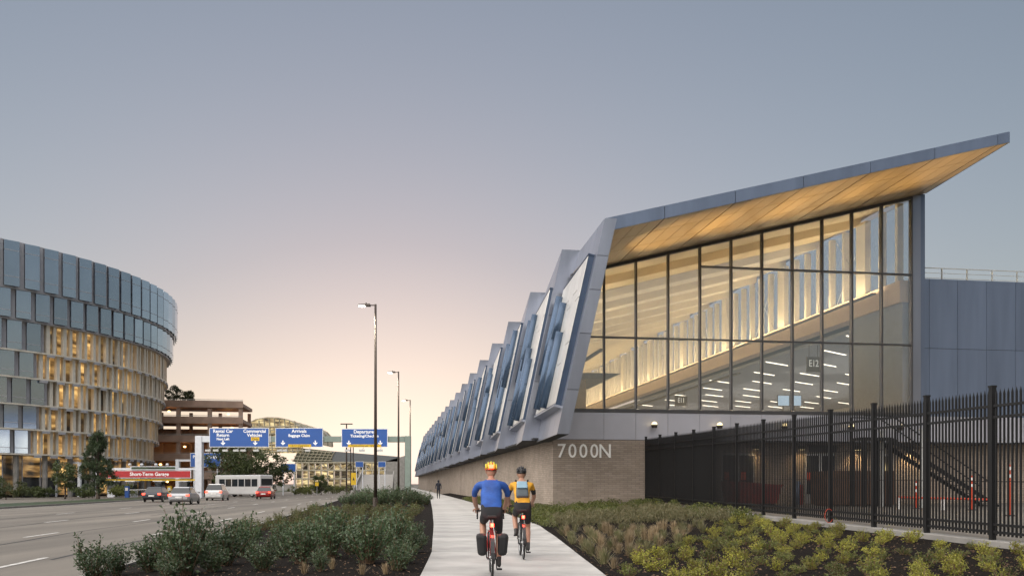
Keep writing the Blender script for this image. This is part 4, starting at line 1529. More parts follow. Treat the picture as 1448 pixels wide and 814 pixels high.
# sloping glass wedge and grey roof
wg = MB().prism([hp(413, 652), hp(426, 633), hp(470, 637.5), hp(470, 653)], (0, 12, 0)).build('wedge_glass', 'roof_glass', hall)
wl = MB()
for i in range(10):
    a = 415 + 5.6 * i
    wl.tube(hp(a, 652) - Vector((0, .2, 0)), hp(a + 8, 634.5 + (a - 418) * .08) - Vector((0, .2, 0)), .14, n=4)
for k in range(4):
    wl.tube(hp(424 - 4 * k, 636 + 4.5 * k) - Vector((0, .25, 0)), hp(470, 639.5 + 3.8 * k) - Vector((0, .25, 0)), .12, n=4)
wl.build('lattice', 'steel_tan', wg)
MB().prism([hp(470, 637.4), hp(562, 645), hp(562, 652), hp(470, 653.4)], (0, 14, 0)).build('roof', 'roof_grey', hall)
# lit concourse bays with mullions
for i in range(14):
    a0, a1 = 418 + 9.0 * i, 418 + 9.0 * (i + 1)
    for (y0, y1) in ((654, 664), (665, 676), (677, 689)):
        p = [hp(a0 + .4, y1), hp(a1 - .4, y1), hp(a1 - .4, y0), hp(a0 + .4, y0)]
        MB().prism([q + Vector((0, 1.0, 0)) for q in p], (0, .3, 0)).build('lit_window', 'lit_hall', hall)
    MB().tube(hp(a0, 690), hp(a0, 653), .22, n=5).build('column', 'steel_tan', hall)
bm_ = MB()
for yy in (653.5, 664.5, 676.5):
    bm_.tube(hp(418, yy), hp(546, yy), .28, n=5)
for i in range(6):
    a = 425 + 20 * i
    bm_.tube(hp(a, 664), hp(a + 10, 654), .18, n=4)
    bm_.tube(hp(a + 10, 654), hp(a + 20, 664), .18, n=4)
bm_.build('truss', 'steel_tan', hall)
MB().prism([hp(545, 652), hp(572, 644), hp(572, 692), hp(545, 692)], (0, 10, 0)).build('side_wall', 'concrete', hall)
MB().box(-40, 34, 1.5, 3.5, -.3, EYE + (HOR - 688) / F * Yh + .9).build('plinth', 'concrete', hall)

# ------------------------------------------------------------------ lamp posts
def lamp_post(x, y, zb, ztop_, label, watts):
    o = thing('lamp_post', label, 'lamp post', (x, y, zb), 0, 'street lamps between road and path')
    h = ztop_ - zb
    MB().tube((0, 0, 0), (0, 0, .7), .17, .15, 12).build('base', 'bronze_pole', o)
    MB().tube((0, 0, .7), (0, 0, h), .105, .065, 10).build('pole', 'bronze_pole', o, smooth=True)
    MB().tube((0, 0, h - .06), (-.35, 0, h - .06), .035, n=6).build('arm', 'bronze_pole', o)
    hd = MB().hexa([(-1.02, -.17, h - .10), (-.30, -.17, h - .12), (-.30, .17, h - .12), (-1.02, .17, h - .10), (-.98, -.14, h - .02), (-.32, -.12, h + .02), (-.32, .12, h + .02), (-.98, .14, h - .02)]).build('lamp_head', 'bronze_pole', o)
    MB().box(-.98, -.62, -.13, .13, h - .135, h - .112).build('lens', 'street_glow', hd)
    MB().tube((-.55, 0, h), (-.55, 0, h + .09), .04, .035, 8).build('photocell', 'bronze_pole', hd)
    lamp('street_light', 'SPOT', hd, (-.8, 0, h - .2), watts, (1, .9, .72), (0, 0, 0), .15, spot=140)
for px, yy, py, lab in ((531, 50.0, 430, 'tall bronze street lamp standing in the clump of dark shrubs'),
                        (563.5, 79.5, 525, 'street lamp standing second along the path, beyond the shrub clump'),
                        (580, 106.5, 565, 'street lamp standing third along the path, by the sign gantry post')):
    x = (px - CEN) / F * yy
    lamp_post(x, yy, left_bed_z(x, yy) - .05, EYE + (HOR - py) / F * yy, lab, 120)
# twin-head poles far down the road
for px, yy, py, lab in ((490, 150.0, 599, 'dark pole with a flat double lamp head beside the far ramp'),):
    x = (px - CEN) / F * yy
    o = thing('lamp_post', lab, 'lamp post', (x, yy, -.12))
    h = EYE + (HOR - py) / F * yy + .12
    MB().tube((0, 0, 0), (0, 0, h), .16, .11, 8).build('pole', 'bronze_pole', o)
    MB().box(-1.05, 1.05, -.16, .16, h - .1, h + .08).build('lamp_head', 'bronze_pole', o)
for px, yy, py, lab in ((496, 152.0, 627, 'slim dark post beside the double lamp pole'), (499.5, 154.0, 628, 'slimmer dark post by the yellow road sign')):
    x = (px - CEN) / F * yy
    o = thing('signal_post', lab, 'post', (x, yy, -.12))
    h = EYE + (HOR - py) / F * yy + .12
    MB().tube((0, 0, 0), (0, 0, h), .11, .09, 8).build('pole', 'bronze_pole', o)
    MB().box(-.25, .25, -.2, .2, h, h + .35).build('cap', 'bronze_pole', o)

# ------------------------------------------------------------------ sign gantries
YG = 105.0
def gp(px, py, y=YG):
    return Vector(((px - CEN) / F * y, y, EYE + (HOR - py) / F * y))
gan = thing('sign_gantry', 'wide road gantry of pale and green steel spanning the lanes', 'gantry', (0, 0, 0))
xl, xr = gp(282, 0).x, gp(577, 0).x
zt_, zb_ = gp(0, 616).z, gp(0, 625).z
MB().box(xl - .42, xl + .42, YG - .4, YG + .4, -.12, zt_).build('post', 'gantry_white', gan, bevel=.05)
MB().box(xr - .36, xr + .36, YG - .36, YG + .36, -.1, zt_).build('post', 'gantry_green', gan, bevel=.05)
MB().box(xl + .43, gp(384, 0).x, YG - .32, YG + .32, zb_, zt_ - .02).build('beam', 'gantry_white', gan, bevel=.04)
MB().box(gp(384, 0).x, xr - .37, YG - .30, YG + .30, zb_ + .02, zt_ - .04).build('beam', 'gantry_green', gan, bevel=.04)
for px in (301, 312, 325, 340, 350, 368, 401, 408, 440, 495, 515, 540):
    p = gp(px, 637)
    MB().tube((p.x, YG - .5, gp(0, 633).z), (p.x, YG - 1.6, p.z), .04, n=5).box(p.x - .32, p.x + .32, YG - 1.8, YG - 1.5, p.z - .14, p.z + .1).build('sign_light', 'galvanised', gan)
def road_sign(label, x0, x1, y0, y1, parts, y=YG, dy=-.5, arrows=(), color='sign_blue', cat='road sign'):
    a, c = gp(x0, y1, y), gp(x1, y0, y)
    cx = (a.x + c.x) / 2
    o = thing('road_sign', label, cat, (cx, y + dy, a.z))
    w, h = c.x - a.x, c.z - a.z
    MB().box(-w / 2, w / 2, 0, .08, 0, h).build('border', 'sign_border', o)
    MB().box(-w / 2 + .07, w / 2 - .07, -.012, -.003, .07, h - .07).build('face', color, o)
    if y == YG:
        for fx in (-.3, .3):
            MB().box(w * fx - .08, w * fx + .08, .082, .19, h * .2, h * .9).build('bracket', 'galvanised', o)
    for (tx, fx, fy, size, m_) in parts:
        text('lettering', tx, size, o, (-w / 2 + w * fx, -.03, h * (1 - fy)), m_, extrude=.004, bold=.012)
    for fx in arrows:
        q = MB()
        X, Z = -w / 2 + w * fx, h * .17
        q.box(X - .07, X + .07, -.028, -.014, Z, Z + .42)
        q.prism([(X - .28, -.028, Z + .10), (X - .20, -.028, Z + .20), (X, -.028, Z + .02), (X + .20, -.028, Z + .20), (X + .28, -.028, Z + .10), (X, -.028, Z - .16)], (0, .012, 0))
        q.build('arrow', 'sign_lettering', o)
    return o, w, h
o, w, h = road_sign('blue gantry sign reading Rental Car Return and Commercial Vehicles', 298, 382, 605, 632,
          [('Rental Car', .23, .17, .56, 'sign_lettering'), ('Return', .23, .38, .56, 'sign_lettering'), ('Next Left', .23, .58, .40, 'sign_lettering'),
           ('Commercial', .76, .17, .56, 'sign_lettering'), ('Vehicles', .76, .38, .56, 'sign_lettering')], arrows=(.23, .77))
MB().box(-w / 2 + w * .70, -w / 2 + w * .84, -.028, -.014, h * .33, h * .52).build('yellow_panel', 'sign_yellow', o)
text('lettering', 'Only', .40, o, (-w / 2 + w * .77, -.04, h * .42), 'sign_black_text', extrude=.003)
o, w, h = road_sign('blue gantry sign reading Arrivals and Baggage Claim', 391, 458, 605, 632,
          [('Arrivals', .5, .17, .58, 'sign_lettering'), ('Baggage Claim', .5, .40, .46, 'sign_lettering')], arrows=(.16, .84))
MB().box(-w / 2 + w * .27, -w / 2 + w * .75, -.028, -.014, h * .0, h * .15).build('yellow_panel', 'sign_yellow', o)
text('lettering', '13-11 Clearance', .34, o, (-w / 2 + w * .51, -.04, h * .075), 'sign_black_text', extrude=.003)
o, w, h = road_sign('blue gantry sign reading Departures and Ticketing Check-in', 484, 549, 606, 632,
          [('Departures', .5, .17, .58, 'sign_lettering'), ('Ticketing/Check-in', .5, .40, .46, 'sign_lettering')], arrows=(.16, .84))
MB().box(-w / 2 + w * .14, -w / 2 + w * .86, -.028, -.014, h * .0, h * .15).build('yellow_panel', 'sign_yellow', o)
text('lettering', 'Trucks/Oversize Vehicles', .32, o, (-w / 2 + w * .5, -.04, h * .075), 'sign_black_text', extrude=.003)

# low red garage gantry
YR = 108.0
g2 = thing('clearance_gantry', 'low white gantry over the garage entrance', 'gantry', (0, 0, 0))
xl, xr = gp(137.5, 0, YR).x, gp(279, 0, YR).x
zt_, zb_ = gp(0, 661, YR).z, gp(0, 664, YR).z
for x in (xl, xr):
    MB().box(x - .16, x + .16, YR - .16, YR + .16, -.12, zt_).build('post', 'gantry_white', g2)
MB().box(xl + .17, xr - .17, YR - .15, YR + .15, zb_, zt_ - .01).build('beam', 'gantry_white', g2)
MB().box(xl + .17, xr - .17, YR - .05, YR + .05, gp(0, 679, YR).z, gp(0, 677, YR).z).build('clearance_bar', 'sign_yellow', g2)
for px in (185, 202, 222, 238):
    p = gp(px, 657, YR)
    MB().tube((p.x, YR, zt_), (p.x, YR - .3, p.z), .05, n=5).ball((p.x, YR - .3, p.z + .05), (.22, .22, .16), 8, 5).build('lamp', 'gantry_white', g2)
o, w, h = road_sign('red sign reading Short-Term Garage on the low white gantry', 141, 271, 664.6, 675.5,
          [('Short-Term Garage', .55, .5, .62, 'sign_lettering')], y=YR, dy=-.25, color='sign_red')
o, w, h = road_sign('pale green strip sign above the red garage sign', 185, 249, 658.8, 663.6, [('Maximum', .5, .5, .34, 'sign_black_text')], y=YR - .4, dy=0, color='turf')
# booths and ticket machines under the gantry
for px, lab in ((160, 'pale ticket booth standing by the left post of the low gantry'), (187, 'pale ticket booth beside the blue barrier machine'), (226, 'pale ticket booth under the middle of the red sign'), (262, 'pale ticket booth near the right post of the low gantry')):
    p = gp(px, 0, YR + 7)
    o = thing('ticket_booth', lab, 'booth', (p.x, YR + 7, -.12))
    MB().box(-.5, .5, -.6, .6, 0, 1.0).build('base', 'gantry_white', o)
    MB().box(-.46, .46, -.56, .56, 1.0, 2.1).build('glazing', 'car_glass', o)
    MB().box(-.65, .65, -.75, .75, 2.1, 2.25).build('roof', 'white_band', o)
for px, c, lab in ((180, 'sign_blue', 'blue ticket machine under the red garage sign'), (240, 'sign_yellow', 'yellow ticket machine under the red garage sign')):
    p = gp(px, 0, YR + 3)
    o = thing('ticket_machine', lab, 'ticket machine', (p.x, YR + 3, -.12))
    MB().box(-.25, .25, -.2, .2, 0, 1.5).build('cabinet', c, o)
    MB().box(-.18, .18, -.22, -.202, .9, 1.3).build('panel', 'white_band', o)
    MB().tube((.25, 0, 1.0), (2.6, 0, 1.05), .05, n=6).build('barrier_arm', 'white_band', o)
# other blue signs
def post_sign(label, x0, x1, y0, y1, y, body, size=.5):
    a, c = gp(x0, y1, y), gp(x1, y0, y)
    o = thing('road_sign', label, 'road sign', ((a.x + c.x) / 2, y, -.12))
    w, z0, z1 = c.x - a.x, a.z + .12, c.z + .12
    MB().box(-w / 2, w / 2, 0, .08, z0, z1).build('border', 'sign_border', o)
    MB().box(-w / 2 + .06, w / 2 - .06, -.012, -.003, z0 + .06, z1 - .06).build('face', 'sign_blue', o)
    for fx in (-.38, .38):
        MB().box(w * fx - .09, w * fx + .09, .085, .27, 0, z1).build('post', 'gantry_white', o)
    for i, t_ in enumerate(body):
        text('lettering', t_, size, o, (0, -.03, z1 - (z1 - z0) * (i + .6) / (len(body) + .2)), 'sign_lettering', extrude=.004, bold=.01)
post_sign('blue sign reading Parking Garage in front of the brown garage', 269, 312, 640, 660, 128, ['Parking Garage', ''], .62)
post_sign('blue sign reading Long Term Garage near the round building', 39, 84, 649, 656, 118, ['Long Term Garage'], .5)
post_sign('small blue road sign beside the big tree', 397.5, 418, 655, 667, 140, [], .5)
post_sign('small blue sign before the lit concourse by the lamp pole', 502.5, 514, 652, 660, 170, [], .7)
post_sign('small blue sign before the lit concourse above the ramp', 534.5, 545.5, 652, 660, 172, [], .7)
g3 = thing('sign_gantry', 'white goalpost gantry beside the round building lobby', 'gantry', (0, 0, 0))
for px in (1.5, 110):
    p = gp(px, 0, 119)
    MB().box(p.x - .2, p.x + .2, 119.3, 119.7, -.12, gp(0, 653, 119).z).build('post', 'gantry_white', g3)
MB().box(gp(1.5, 0, 119).x + .2, gp(110, 0, 119).x - .2, 119.35, 119.65, gp(0, 655, 119).z, gp(0, 652.5, 119).z).build('beam', 'gantry_white', g3)
g4 = thing('sign_gantry', 'white goalpost gantry in front of the brown garage', 'gantry', (0, 0, 0))
for px in (251.5, 331):
    p = gp(px, 0, 130)
    MB().box(p.x - .25, p.x + .25, 129.7, 130.3, -.12, gp(0, 649, 130).z).build('post', 'gantry_white', g4)
MB().box(gp(251.5, 0, 130).x + .25, gp(331, 0, 130).x - .25, 129.8, 130.2, gp(0, 652, 130).z, gp(0, 649, 130).z - .01).build('beam', 'gantry_white', g4)
# yellow warning sign and barrels by the ramp
p = gp(500, 0, 148)
o = thing('warning_sign', 'upright yellow warning panel at the foot of the ramp', 'sign', (p.x, 148, -.12))
MB().box(-.45, .45, 0, .06, 1.7, 3.8).build('panel', 'sign_yellow', o)
MB().tube((0, .1, 0), (0, .1, 3.8), .06, n=6).build('post', 'galvanised', o)
MB().prism([(-.2, -.012, 2.5), (.2, -.012, 2.5), (0, -.012, 3.1)], (0, .01, 0)).build('symbol', 'sign_black_text', o)
p = gp(448, 0, 135)
o = thing('warning_sign', 'small orange roadwork panel by the round bush', 'sign', (p.x, 135, -.12))
MB().box(-.28, .28, 0, .05, 1.5, 2.1).build('panel', 'sign_yellow', o)
MB().tube((0, .08, 0), (0, .08, 2.1), .04, n=6).build('post', 'galvanised', o)
# long white jersey barrier at the ramp
br = thing('road_barrier', 'pale concrete road barrier curving toward the ramp', 'barrier', (0, 0, 0))
pr = [(500, 118), (497, 124), (500, 132), (505, 142), (508, 155)]
for (a, ya), (c, yb) in zip(pr, pr[1:]):
    A, B_ = gp(a, 0, ya), gp(c, 0, yb)
    MB().hexa([(A.x - .3, ya, -.12), (A.x + .3, ya, -.12), (B_.x + .3, yb, -.12), (B_.x - .3, yb, -.12),
               (A.x - .1, ya, .75), (A.x + .1, ya, .75), (B_.x + .1, yb, .75), (B_.x - .1, yb, .75)]).build('segment', 'concrete', br)

# ------------------------------------------------------------------ trees
def tp(px, y):
    return (px - CEN) / F * y
tree('broadleaf_tree', 'wide dark green tree behind the Rental Car sign', tp(340, 126), 126, 7.6, 4.1, 1.6, 'leaf_tree', 90, 70, .36, z=-.1, seed=3)
tree('broadleaf_tree', 'smaller dark green tree joined to the right of the wide one', tp(382, 130), 130, 6.2, 3.0, 1.3, 'leaf_tree', 60, 60, .34, z=-.1, seed=8)
tree('conifer_tree', 'tall dark conifer in front of the round building', tp(138, 97), 97, 8.6, 2.7, 1.0, 'leaf_conifer', 130, 60, .30, z=-.1, conical=True, seed=5)
tree('broadleaf_tree', 'low spreading tree left of the conifer', tp(92, 100), 100, 4.2, 2.0, 1.4, 'leaf_tree', 40, 50, .28, z=-.1, seed=12)
tree('round_bush', 'round dark bush before the lit concourse', tp(454, 142), 142, 3.2, 1.75, .4, 'leaf_tree', 40, 60, .26, z=-.1, seed=15)
for i, (px, yy, h, r_) in enumerate(((8, 96, 2.4, 2.3), (30, 112, 1.4, 1.8), (58, 110, 1.3, 1.6), (172, 113, 1.6, 1.6), (120, 108, 1.3, 1.7))):
    tree('hedge_bush', 'low verge bush below the round building', tp(px, yy), yy, h, r_, .25, 'leaf_tree' if i % 2 == 0 else 'leaf_cover', 34, 50, .24, z=-.1, seed=30 + i, group='verge bushes below the round building')
for i, (px, yy) in enumerate(((425, 140), (437, 150), (470, 158), (486, 165))):
    tree('hedge_bush', 'low bush along the far traffic island', tp(px, yy), yy, 1.5, 1.6, .2, 'leaf_cover', 26, 40, .24, z=-.1, seed=60 + i, group='bushes on the far traffic island')
# ------------------------------------------------------------------ vehicles
def wheel(parent, x, y, r, w=.2):
    t = MB().torus((x, y, r), r - w * .42, w * .42, 'x', 20, 8).build('tyre_ring', 'black_rubber', None, smooth=True)
    t.name = 'wheel'
    t.parent = parent
    MB().tube((x - w * .3, y, r), (x + w * .3, y, r), r * .62, r * .62, 14).build('rim', 'galvanised', t)
    return t
def car(label, x, y, paint, rz, suv=False, group='cars driving away on the road'):
    o = thing('car', label, 'car', (x, y, -.12), rz, group)
    k = 1.18 if suv else 1.0
    b = MB()
    # stations along the car: y, bottom, belt height, half width
    stn = [(-2.25, .42, .78 * k, .74), (-2.12, .28, .92 * k, .85), (-1.2, .22, .96 * k, .90), (0.3, .22, .93 * k, .91), (1.35, .24, .86 * k, .88), (2.05, .28, .74 * k, .80), (2.25, .40, .60 * k, .66)]
    vs, fs = [], []
    for (yy, z0, z1, w) in stn:
        vs += [(-w * .93, yy, z0), (w * .93, yy, z0), (w, yy, (z0 + z1) / 2), (w * .95, yy, z1), (-w * .95, yy, z1), (-w, yy, (z0 + z1) / 2)]
    for i in range(len(stn) - 1):
        for j in range(6):
            fs.append((i * 6 + j, i * 6 + (j + 1) % 6, (i + 1) * 6 + (j + 1) % 6, (i + 1) * 6 + j))
    fs += [tuple(range(5, -1, -1)), tuple(range((len(stn) - 1) * 6, len(stn) * 6))]
    b.add(vs, fs)
    body = b.build('body', paint, o, bevel=.05)
    h = (1.46 if not suv else 1.74)
    zb = .92 * k
    rb = -1.95 if suv else -1.55
    MB().hexa([(-.83, rb - .1, zb), (.83, rb - .1, zb), (.82, 1.05, zb - .06), (-.82, 1.05, zb - .06), (-.64, rb + .4, h - .08), (.64, rb + .4, h - .08), (.64, .25, h - .06), (-.64, .25, h - .06)]).build('cabin_glass', 'car_glass', o, bevel=.04)
    MB().hexa([(-.66, rb + .36, h - .09), (.66, rb + .36, h - .09), (.66, .30, h - .08), (-.66, .30, h - .08), (-.58, rb + .5, h), (.58, rb + .5, h), (.58, .12, h), (-.58, .12, h)]).build('roof', paint, o, bevel=.03)
    for sx in (-1, 1):
        for yy in (-1.38, 1.4):
            wheel(o, sx * .80, yy, .33)
        MB().box(sx * .70 - .13, sx * .70 + .13, -2.27, -2.14, .70 * k, .86 * k).build('tail_light', 'car_tail', o)
        MB().box(sx * .62 - .12, sx * .62 + .12, 2.18, 2.27, .55 * k, .66 * k).build('headlight', 'white_band', o)
        MB().box(sx * .98 - .09, sx * .98 + .09, .72, .86, .92 * k, 1.04 * k).build('mirror', paint, o)
    MB().box(-.26, .26, -2.29, -2.255, .55 * k, .67 * k).build('number_plate', 'white_band', o)
    return o
car('silver car driving away close behind the dark car, tail lights on', road_x(72) - 12.2, 72, 'car_silver', ang)
car('dark car driving away below the red garage sign, tail lights on', road_x(82) - 17.2, 82, 'car_dark', ang)
car('red car driving away beside the end of the bus, tail lights on', road_x(100) - 9.3, 100, 'car_red', ang)
car('white tall car driving away between the silver car and the bus', road_x(90) - 13.0, 90, 'car_white', ang, True)
bx_, by_ = road_x(116) - 14.6, 116
bus = thing('shuttle_bus', 'white shuttle bus passing in front of the wide tree', 'bus', (bx_, by_, -.12), R(62))
MB().box(-1.2, 1.2, -4.2, 4.2, .35, 3.0).build('body', 'car_white', bus, bevel=.15)
for s in (-1, 1):
    for i in range(6):
        MB().box(s * 1.205 - .01, s * 1.205 + .01, -3.7 + i * 1.2, -2.65 + i * 1.2, 1.45, 2.45).build('window', 'car_glass', bus)
    for yy in (-2.6, 2.8):
        wheel(bus, s * 1.05, yy, .48, .28)
    MB().box(s * .9 - .15, s * .9 + .15, -4.23, -4.19, .8, 1.1).build('tail_light', 'car_tail', bus)
MB().box(-1.0, 1.0, 4.19, 4.22, 1.4, 2.6).build('windscreen', 'car_glass', bus)
MB().box(-1.0, 1.0, -4.22, -4.19, 1.6, 2.5).build('rear_window', 'car_glass', bus)

# ------------------------------------------------------------------ people
def skin_body(joints, bones, root):
    names = list(joints)
    idx = {n: i for i, n in enumerate(names)}
    me = bpy.data.meshes.new('skeleton')
    me.from_pydata([joints[n][0] for n in names], [(idx[a], idx[c]) for a, c in bones], [])
    ob = bpy.data.objects.new('skeleton', me)
    COL.objects.link(ob)
    ob.modifiers.new('skin', 'SKIN')
    if not me.skin_vertices:
        bm = bmesh.new()
        bm.from_mesh(me)
        bm.verts.layers.skin.verify()
        bm.to_mesh(me)
        bm.free()
    sv = me.skin_vertices[0].data
    for n in names:
        r = joints[n][1]
        sv[idx[n]].radius = r if isinstance(r, (tuple, list)) else (r, r)
        sv[idx[n]].use_root = (n == root)
    ss = ob.modifiers.new('sub', 'SUBSURF')
    ss.levels = ss.render_levels = 2
    dg = bpy.context.evaluated_depsgraph_get()
    dg.update()
    out = bpy.data.meshes.new_from_object(ob.evaluated_get(dg))
    bpy.data.objects.remove(ob)
    return out

def seg_dist(p, a, b):
    ab = b - a
    t = max(0, min(1, (p - a).dot(ab) / max(1e-9, ab.length_squared)))
    return (p - (a + ab * t)).length, t

def make_person(name, label, loc, rz, joints, bones, zones, mats, head, hands, helmet=None, hood=False):
    """zones: bone -> material slot (or (slot below t, slot above t, t))"""
    me = skin_body(joints, bones, 'pelvis')
    J = {k: Vector(x[0]) for k, x in joints.items()}
    bm = bmesh.new()
    bm.from_mesh(me)
    for (a, b_), z in zones.items():
        if isinstance(z, tuple):
            d = J[b_] - J[a]
            bmesh.ops.bisect_plane(bm, geom=list(bm.verts) + list(bm.edges) + list(bm.faces), plane_co=J[a] + d * z[2], plane_no=d.normalized())
    bm.to_mesh(me)
    bm.free()
    mb = MB()
    mb.v = [tuple(v.co) for v in me.vertices]
    mb.f = [tuple(p.vertices) for p in me.polygons]
    for f in mb.f:
        c = sum((Vector(mb.v[i]) for i in f), Vector()) / len(f)
        best = None
        for a, b_ in bones:
            d, t = seg_dist(c, J[a], J[b_])
            r = joints[a][1]
            r = r[0] if isinstance(r, (tuple, list)) else r
            d -= r * .6
            if best is None or d < best[0]:
                best = (d, (a, b_), t)
        z = zones.get(best[1], 0)
        if isinstance(z, tuple):
            z = z[0] if best[2] < z[2] else z[1]
        mb.m.append(z)
    # head with features
    hc = Vector(head)
    mb.ball(hc, (.078, .098, .118), 16, 12, 1)
    mb.add([hc + Vector((-.014, .092, -.005)), hc + Vector((.014, .092, -.005)), hc + Vector((0, .122, -.022)), hc + Vector((0, .09, .035))], [(0, 1, 2), (0, 2, 3), (2, 1, 3)], 1)
    for s in (-1, 1):
        mb.ball(hc + Vector((s * .080, -.005, -.005)), (.012, .024, .034), 8, 6, 1)
        mb.ball(hc + Vector((s * .032, .086, .012)), (.013, .010, .009), 8, 6, 4)
    mb.ball(hc + Vector((0, .084, -.058)), (.026, .012, .007), 8, 4, 5)
    # hair
    mb.ball(hc + Vector((0, -.012, .018)), (.083, .100, .112), 16, 6, 3 if not hood else 0, lo=-5)
    if hood:
        mb.ball(hc + Vector((0, -.022, .0)), (.098, .108, .130), 16, 8, 0, lo=-60)
    # hands: palm and five curled fingers
    for (pos, fwd, side, down) in hands:
        pos, fwd, side, down = Vector(pos), Vector(fwd).normalized(), Vector(side).normalized(), Vector(down).normalized()
        q = []
        for e in (-.014, .014):
            for (a, c) in ((-.01, -.038), (.085, -.042), (.085, .042), (-.01, .038)):
                q.append(pos + fwd * a + side * c - down * e)
        mb.hexa(q, 1)
        for i, L in enumerate((.072, .080, .076, .058)):
            b0 = pos + fwd * .083 + side * (-.031 + .021 * i)
            b1 = b0 + (fwd * .75 + down * .65).normalized() * L * .45
            b2 = b1 + (fwd * -.1 + down).normalized() * L * .35
            b3 = b2 + (fwd * -.8 + down * .5).normalized() * L * .25
            mb.path([b0, b1, b2, b3], [.0095, .009, .008, .006], 6, 1)
        t0 = pos + fwd * .02 - side * .04
        t1 = t0 + (fwd * .6 - side * .55 + down * .3).normalized() * .042
        mb.path([t0, t1, t1 + (fwd * .5 + down * .8).normalized() * .032], [.012, .010, .007], 6, 1)
    o = thing(name, label, 'person', loc, rz)
    ob = mb.build('body', mats, o, smooth=True)
    return o

def leg_chain(J, s, hip, knee, ankle, toe, bare):
    J[f'hip{s}'] = (hip, .098)
    J[f'thigh{s}'] = ((Vector(hip) * .45 + Vector(knee) * .55), (.078, .08))
    J[f'knee{s}'] = (knee, .055)
    J[f'calf{s}'] = ((Vector(knee) * .65 + Vector(ankle) * .35), (.056, .06))
    J[f'ankle{s}'] = (ankle, .036)
    heel = Vector(ankle) + Vector((0, -.03, -.05))
    J[f'heel{s}'] = (heel, (.040, .034))
    J[f'toe{s}'] = (toe, (.042, .026))
    return [('pelvis', f'hip{s}'), (f'hip{s}', f'thigh{s}'), (f'thigh{s}', f'knee{s}'), (f'knee{s}', f'calf{s}'), (f'calf{s}', f'ankle{s}'), (f'ankle{s}', f'heel{s}'), (f'heel{s}', f'toe{s}')]

def rider(label, loc, rz, jersey, left_up, heavy=1.0):
    J = {'pelvis': ((0, -.24, 1.03), (.150, .115)), 'waist': ((0, -.16, 1.17), (.150 * heavy, .115)), 'chest': ((0, -.02, 1.34), (.172 * heavy, .125)),
         'upper': ((0, .06, 1.45), (.150 * heavy, .10)), 'neck': ((0, .10, 1.545), .056), 'skull': ((0, .13, 1.62), .06)}
    B = [('pelvis', 'waist'), ('waist', 'chest'), ('chest', 'upper'), ('upper', 'neck'), ('neck', 'skull')]
    hands = []
    for s, x in (('L', -1), ('R', 1)):
        J[f'sh{s}'] = ((x * .185 * heavy, .07, 1.455), .068)
        J[f'up{s}'] = ((x * .235 * heavy, .15, 1.33), .052)
        J[f'el{s}'] = ((x * .265, .24, 1.21), .043)
        J[f'fa{s}'] = ((x * .25, .36, 1.13), .040)
        J[f'wr{s}'] = ((x * .225, .48, 1.065), .028)
        B += [('upper', f'sh{s}'), (f'sh{s}', f'up{s}'), (f'up{s}', f'el{s}'), (f'el{s}', f'fa{s}'), (f'fa{s}', f'wr{s}')]
        hands.append(((x * .222, .485, 1.06), (0, 1, -.15), (x * -1, 0, 0), (0, -.1, -1)))
    up_s, dn_s = ('L', 'R') if left_up else ('R', 'L')
    sx = -1 if up_s == 'L' else 1
    B += leg_chain(J, up_s, (sx * .092, -.22, .99), (sx * .135, .17, .84), (sx * .125, -.07, .52), (sx * .125, .10, .455), True)
    sx = -sx
    B += leg_chain(J, dn_s, (sx * .092, -.22, .98), (sx * .125, .08, .62), (sx * .12, -.13, .235), (sx * .12, .05, .155), True)
    Z = {}
    for a, c in B:
        Z[(a, c)] = 0
    Z[('upper', 'neck')] = (0, 1, .6)
    Z[('neck', 'skull')] = 1
    for s in 'LR':
        Z[(f'sh{s}', f'up{s}')] = 2 if jersey == 'jersey_yellow' else 0
        Z[(f'up{s}', f'el{s}')] = (Z[(f'sh{s}', f'up{s}')], 1, .35)
        Z[(f'el{s}', f'fa{s}')] = 1
        Z[(f'fa{s}', f'wr{s}')] = 1
        Z[('pelvis', f'hip{s}')] = 2
        Z[(f'hip{s}', f'thigh{s}')] = 2
        Z[(f'thigh{s}', f'knee{s}')] = (2, 1, .45)
        Z[(f'knee{s}', f'calf{s}')] = 1
        Z[(f'calf{s}', f'ankle{s}')] = (1, 6, .75)
        Z[(f'ankle{s}', f'heel{s}')] = 6
        Z[(f'heel{s}', f'toe{s}')] = 6
    Z[('pelvis', 'waist')] = (2, 0, .35)
    return make_person('person', label, loc, rz, J, B, Z, [jersey, 'skin', 'cloth_black', 'hair', 'eye_white', 'red_paint', 'shoe'], (0, .155, 1.685), hands)

def helmet(person, c, shell, strip, light):
    h = MB()
    h.ball((c[0], c[1] - .01, c[2] + .02), (.104, .138, .112), 18, 7, 0, lo=-8)
    ob = h.build('helmet', shell, person, smooth=True)
    for i in range(5):
        a = -50 + 25 * i
        m = MB()
        pts = []
        for k in range(7):
            t = R(-35 + k * 215 / 6 - 0)
            x = math.sin(R(a)) * .108
            w = math.cos(R(a))
            pts.append((c[0] + x, c[1] - .01 + math.cos(t) * .135 * (.55 + .45 * w), c[2] + .025 + math.sin(max(t, 0)) * .118 * w if t > 0 else c[2] + .02))
        m.path(pts, .013, 6)
        m.build('ridge', strip, ob, smooth=True)
    if light:
        MB().box(c[0] - .035, c[0] + .035, c[1] - .165, c[1] - .13, c[2] + .03, c[2] + .09).build('helmet_light', 'tail_light', ob)
    MB().tube((c[0] - .085, c[1] + .02, c[2]), (c[0], c[1] + .05, c[2] - .115), .006, n=5).tube((c[0] + .085, c[1] + .02, c[2]), (c[0], c[1] + .05, c[2] - .115), .006, n=5).build('strap', 'cloth_black', ob)

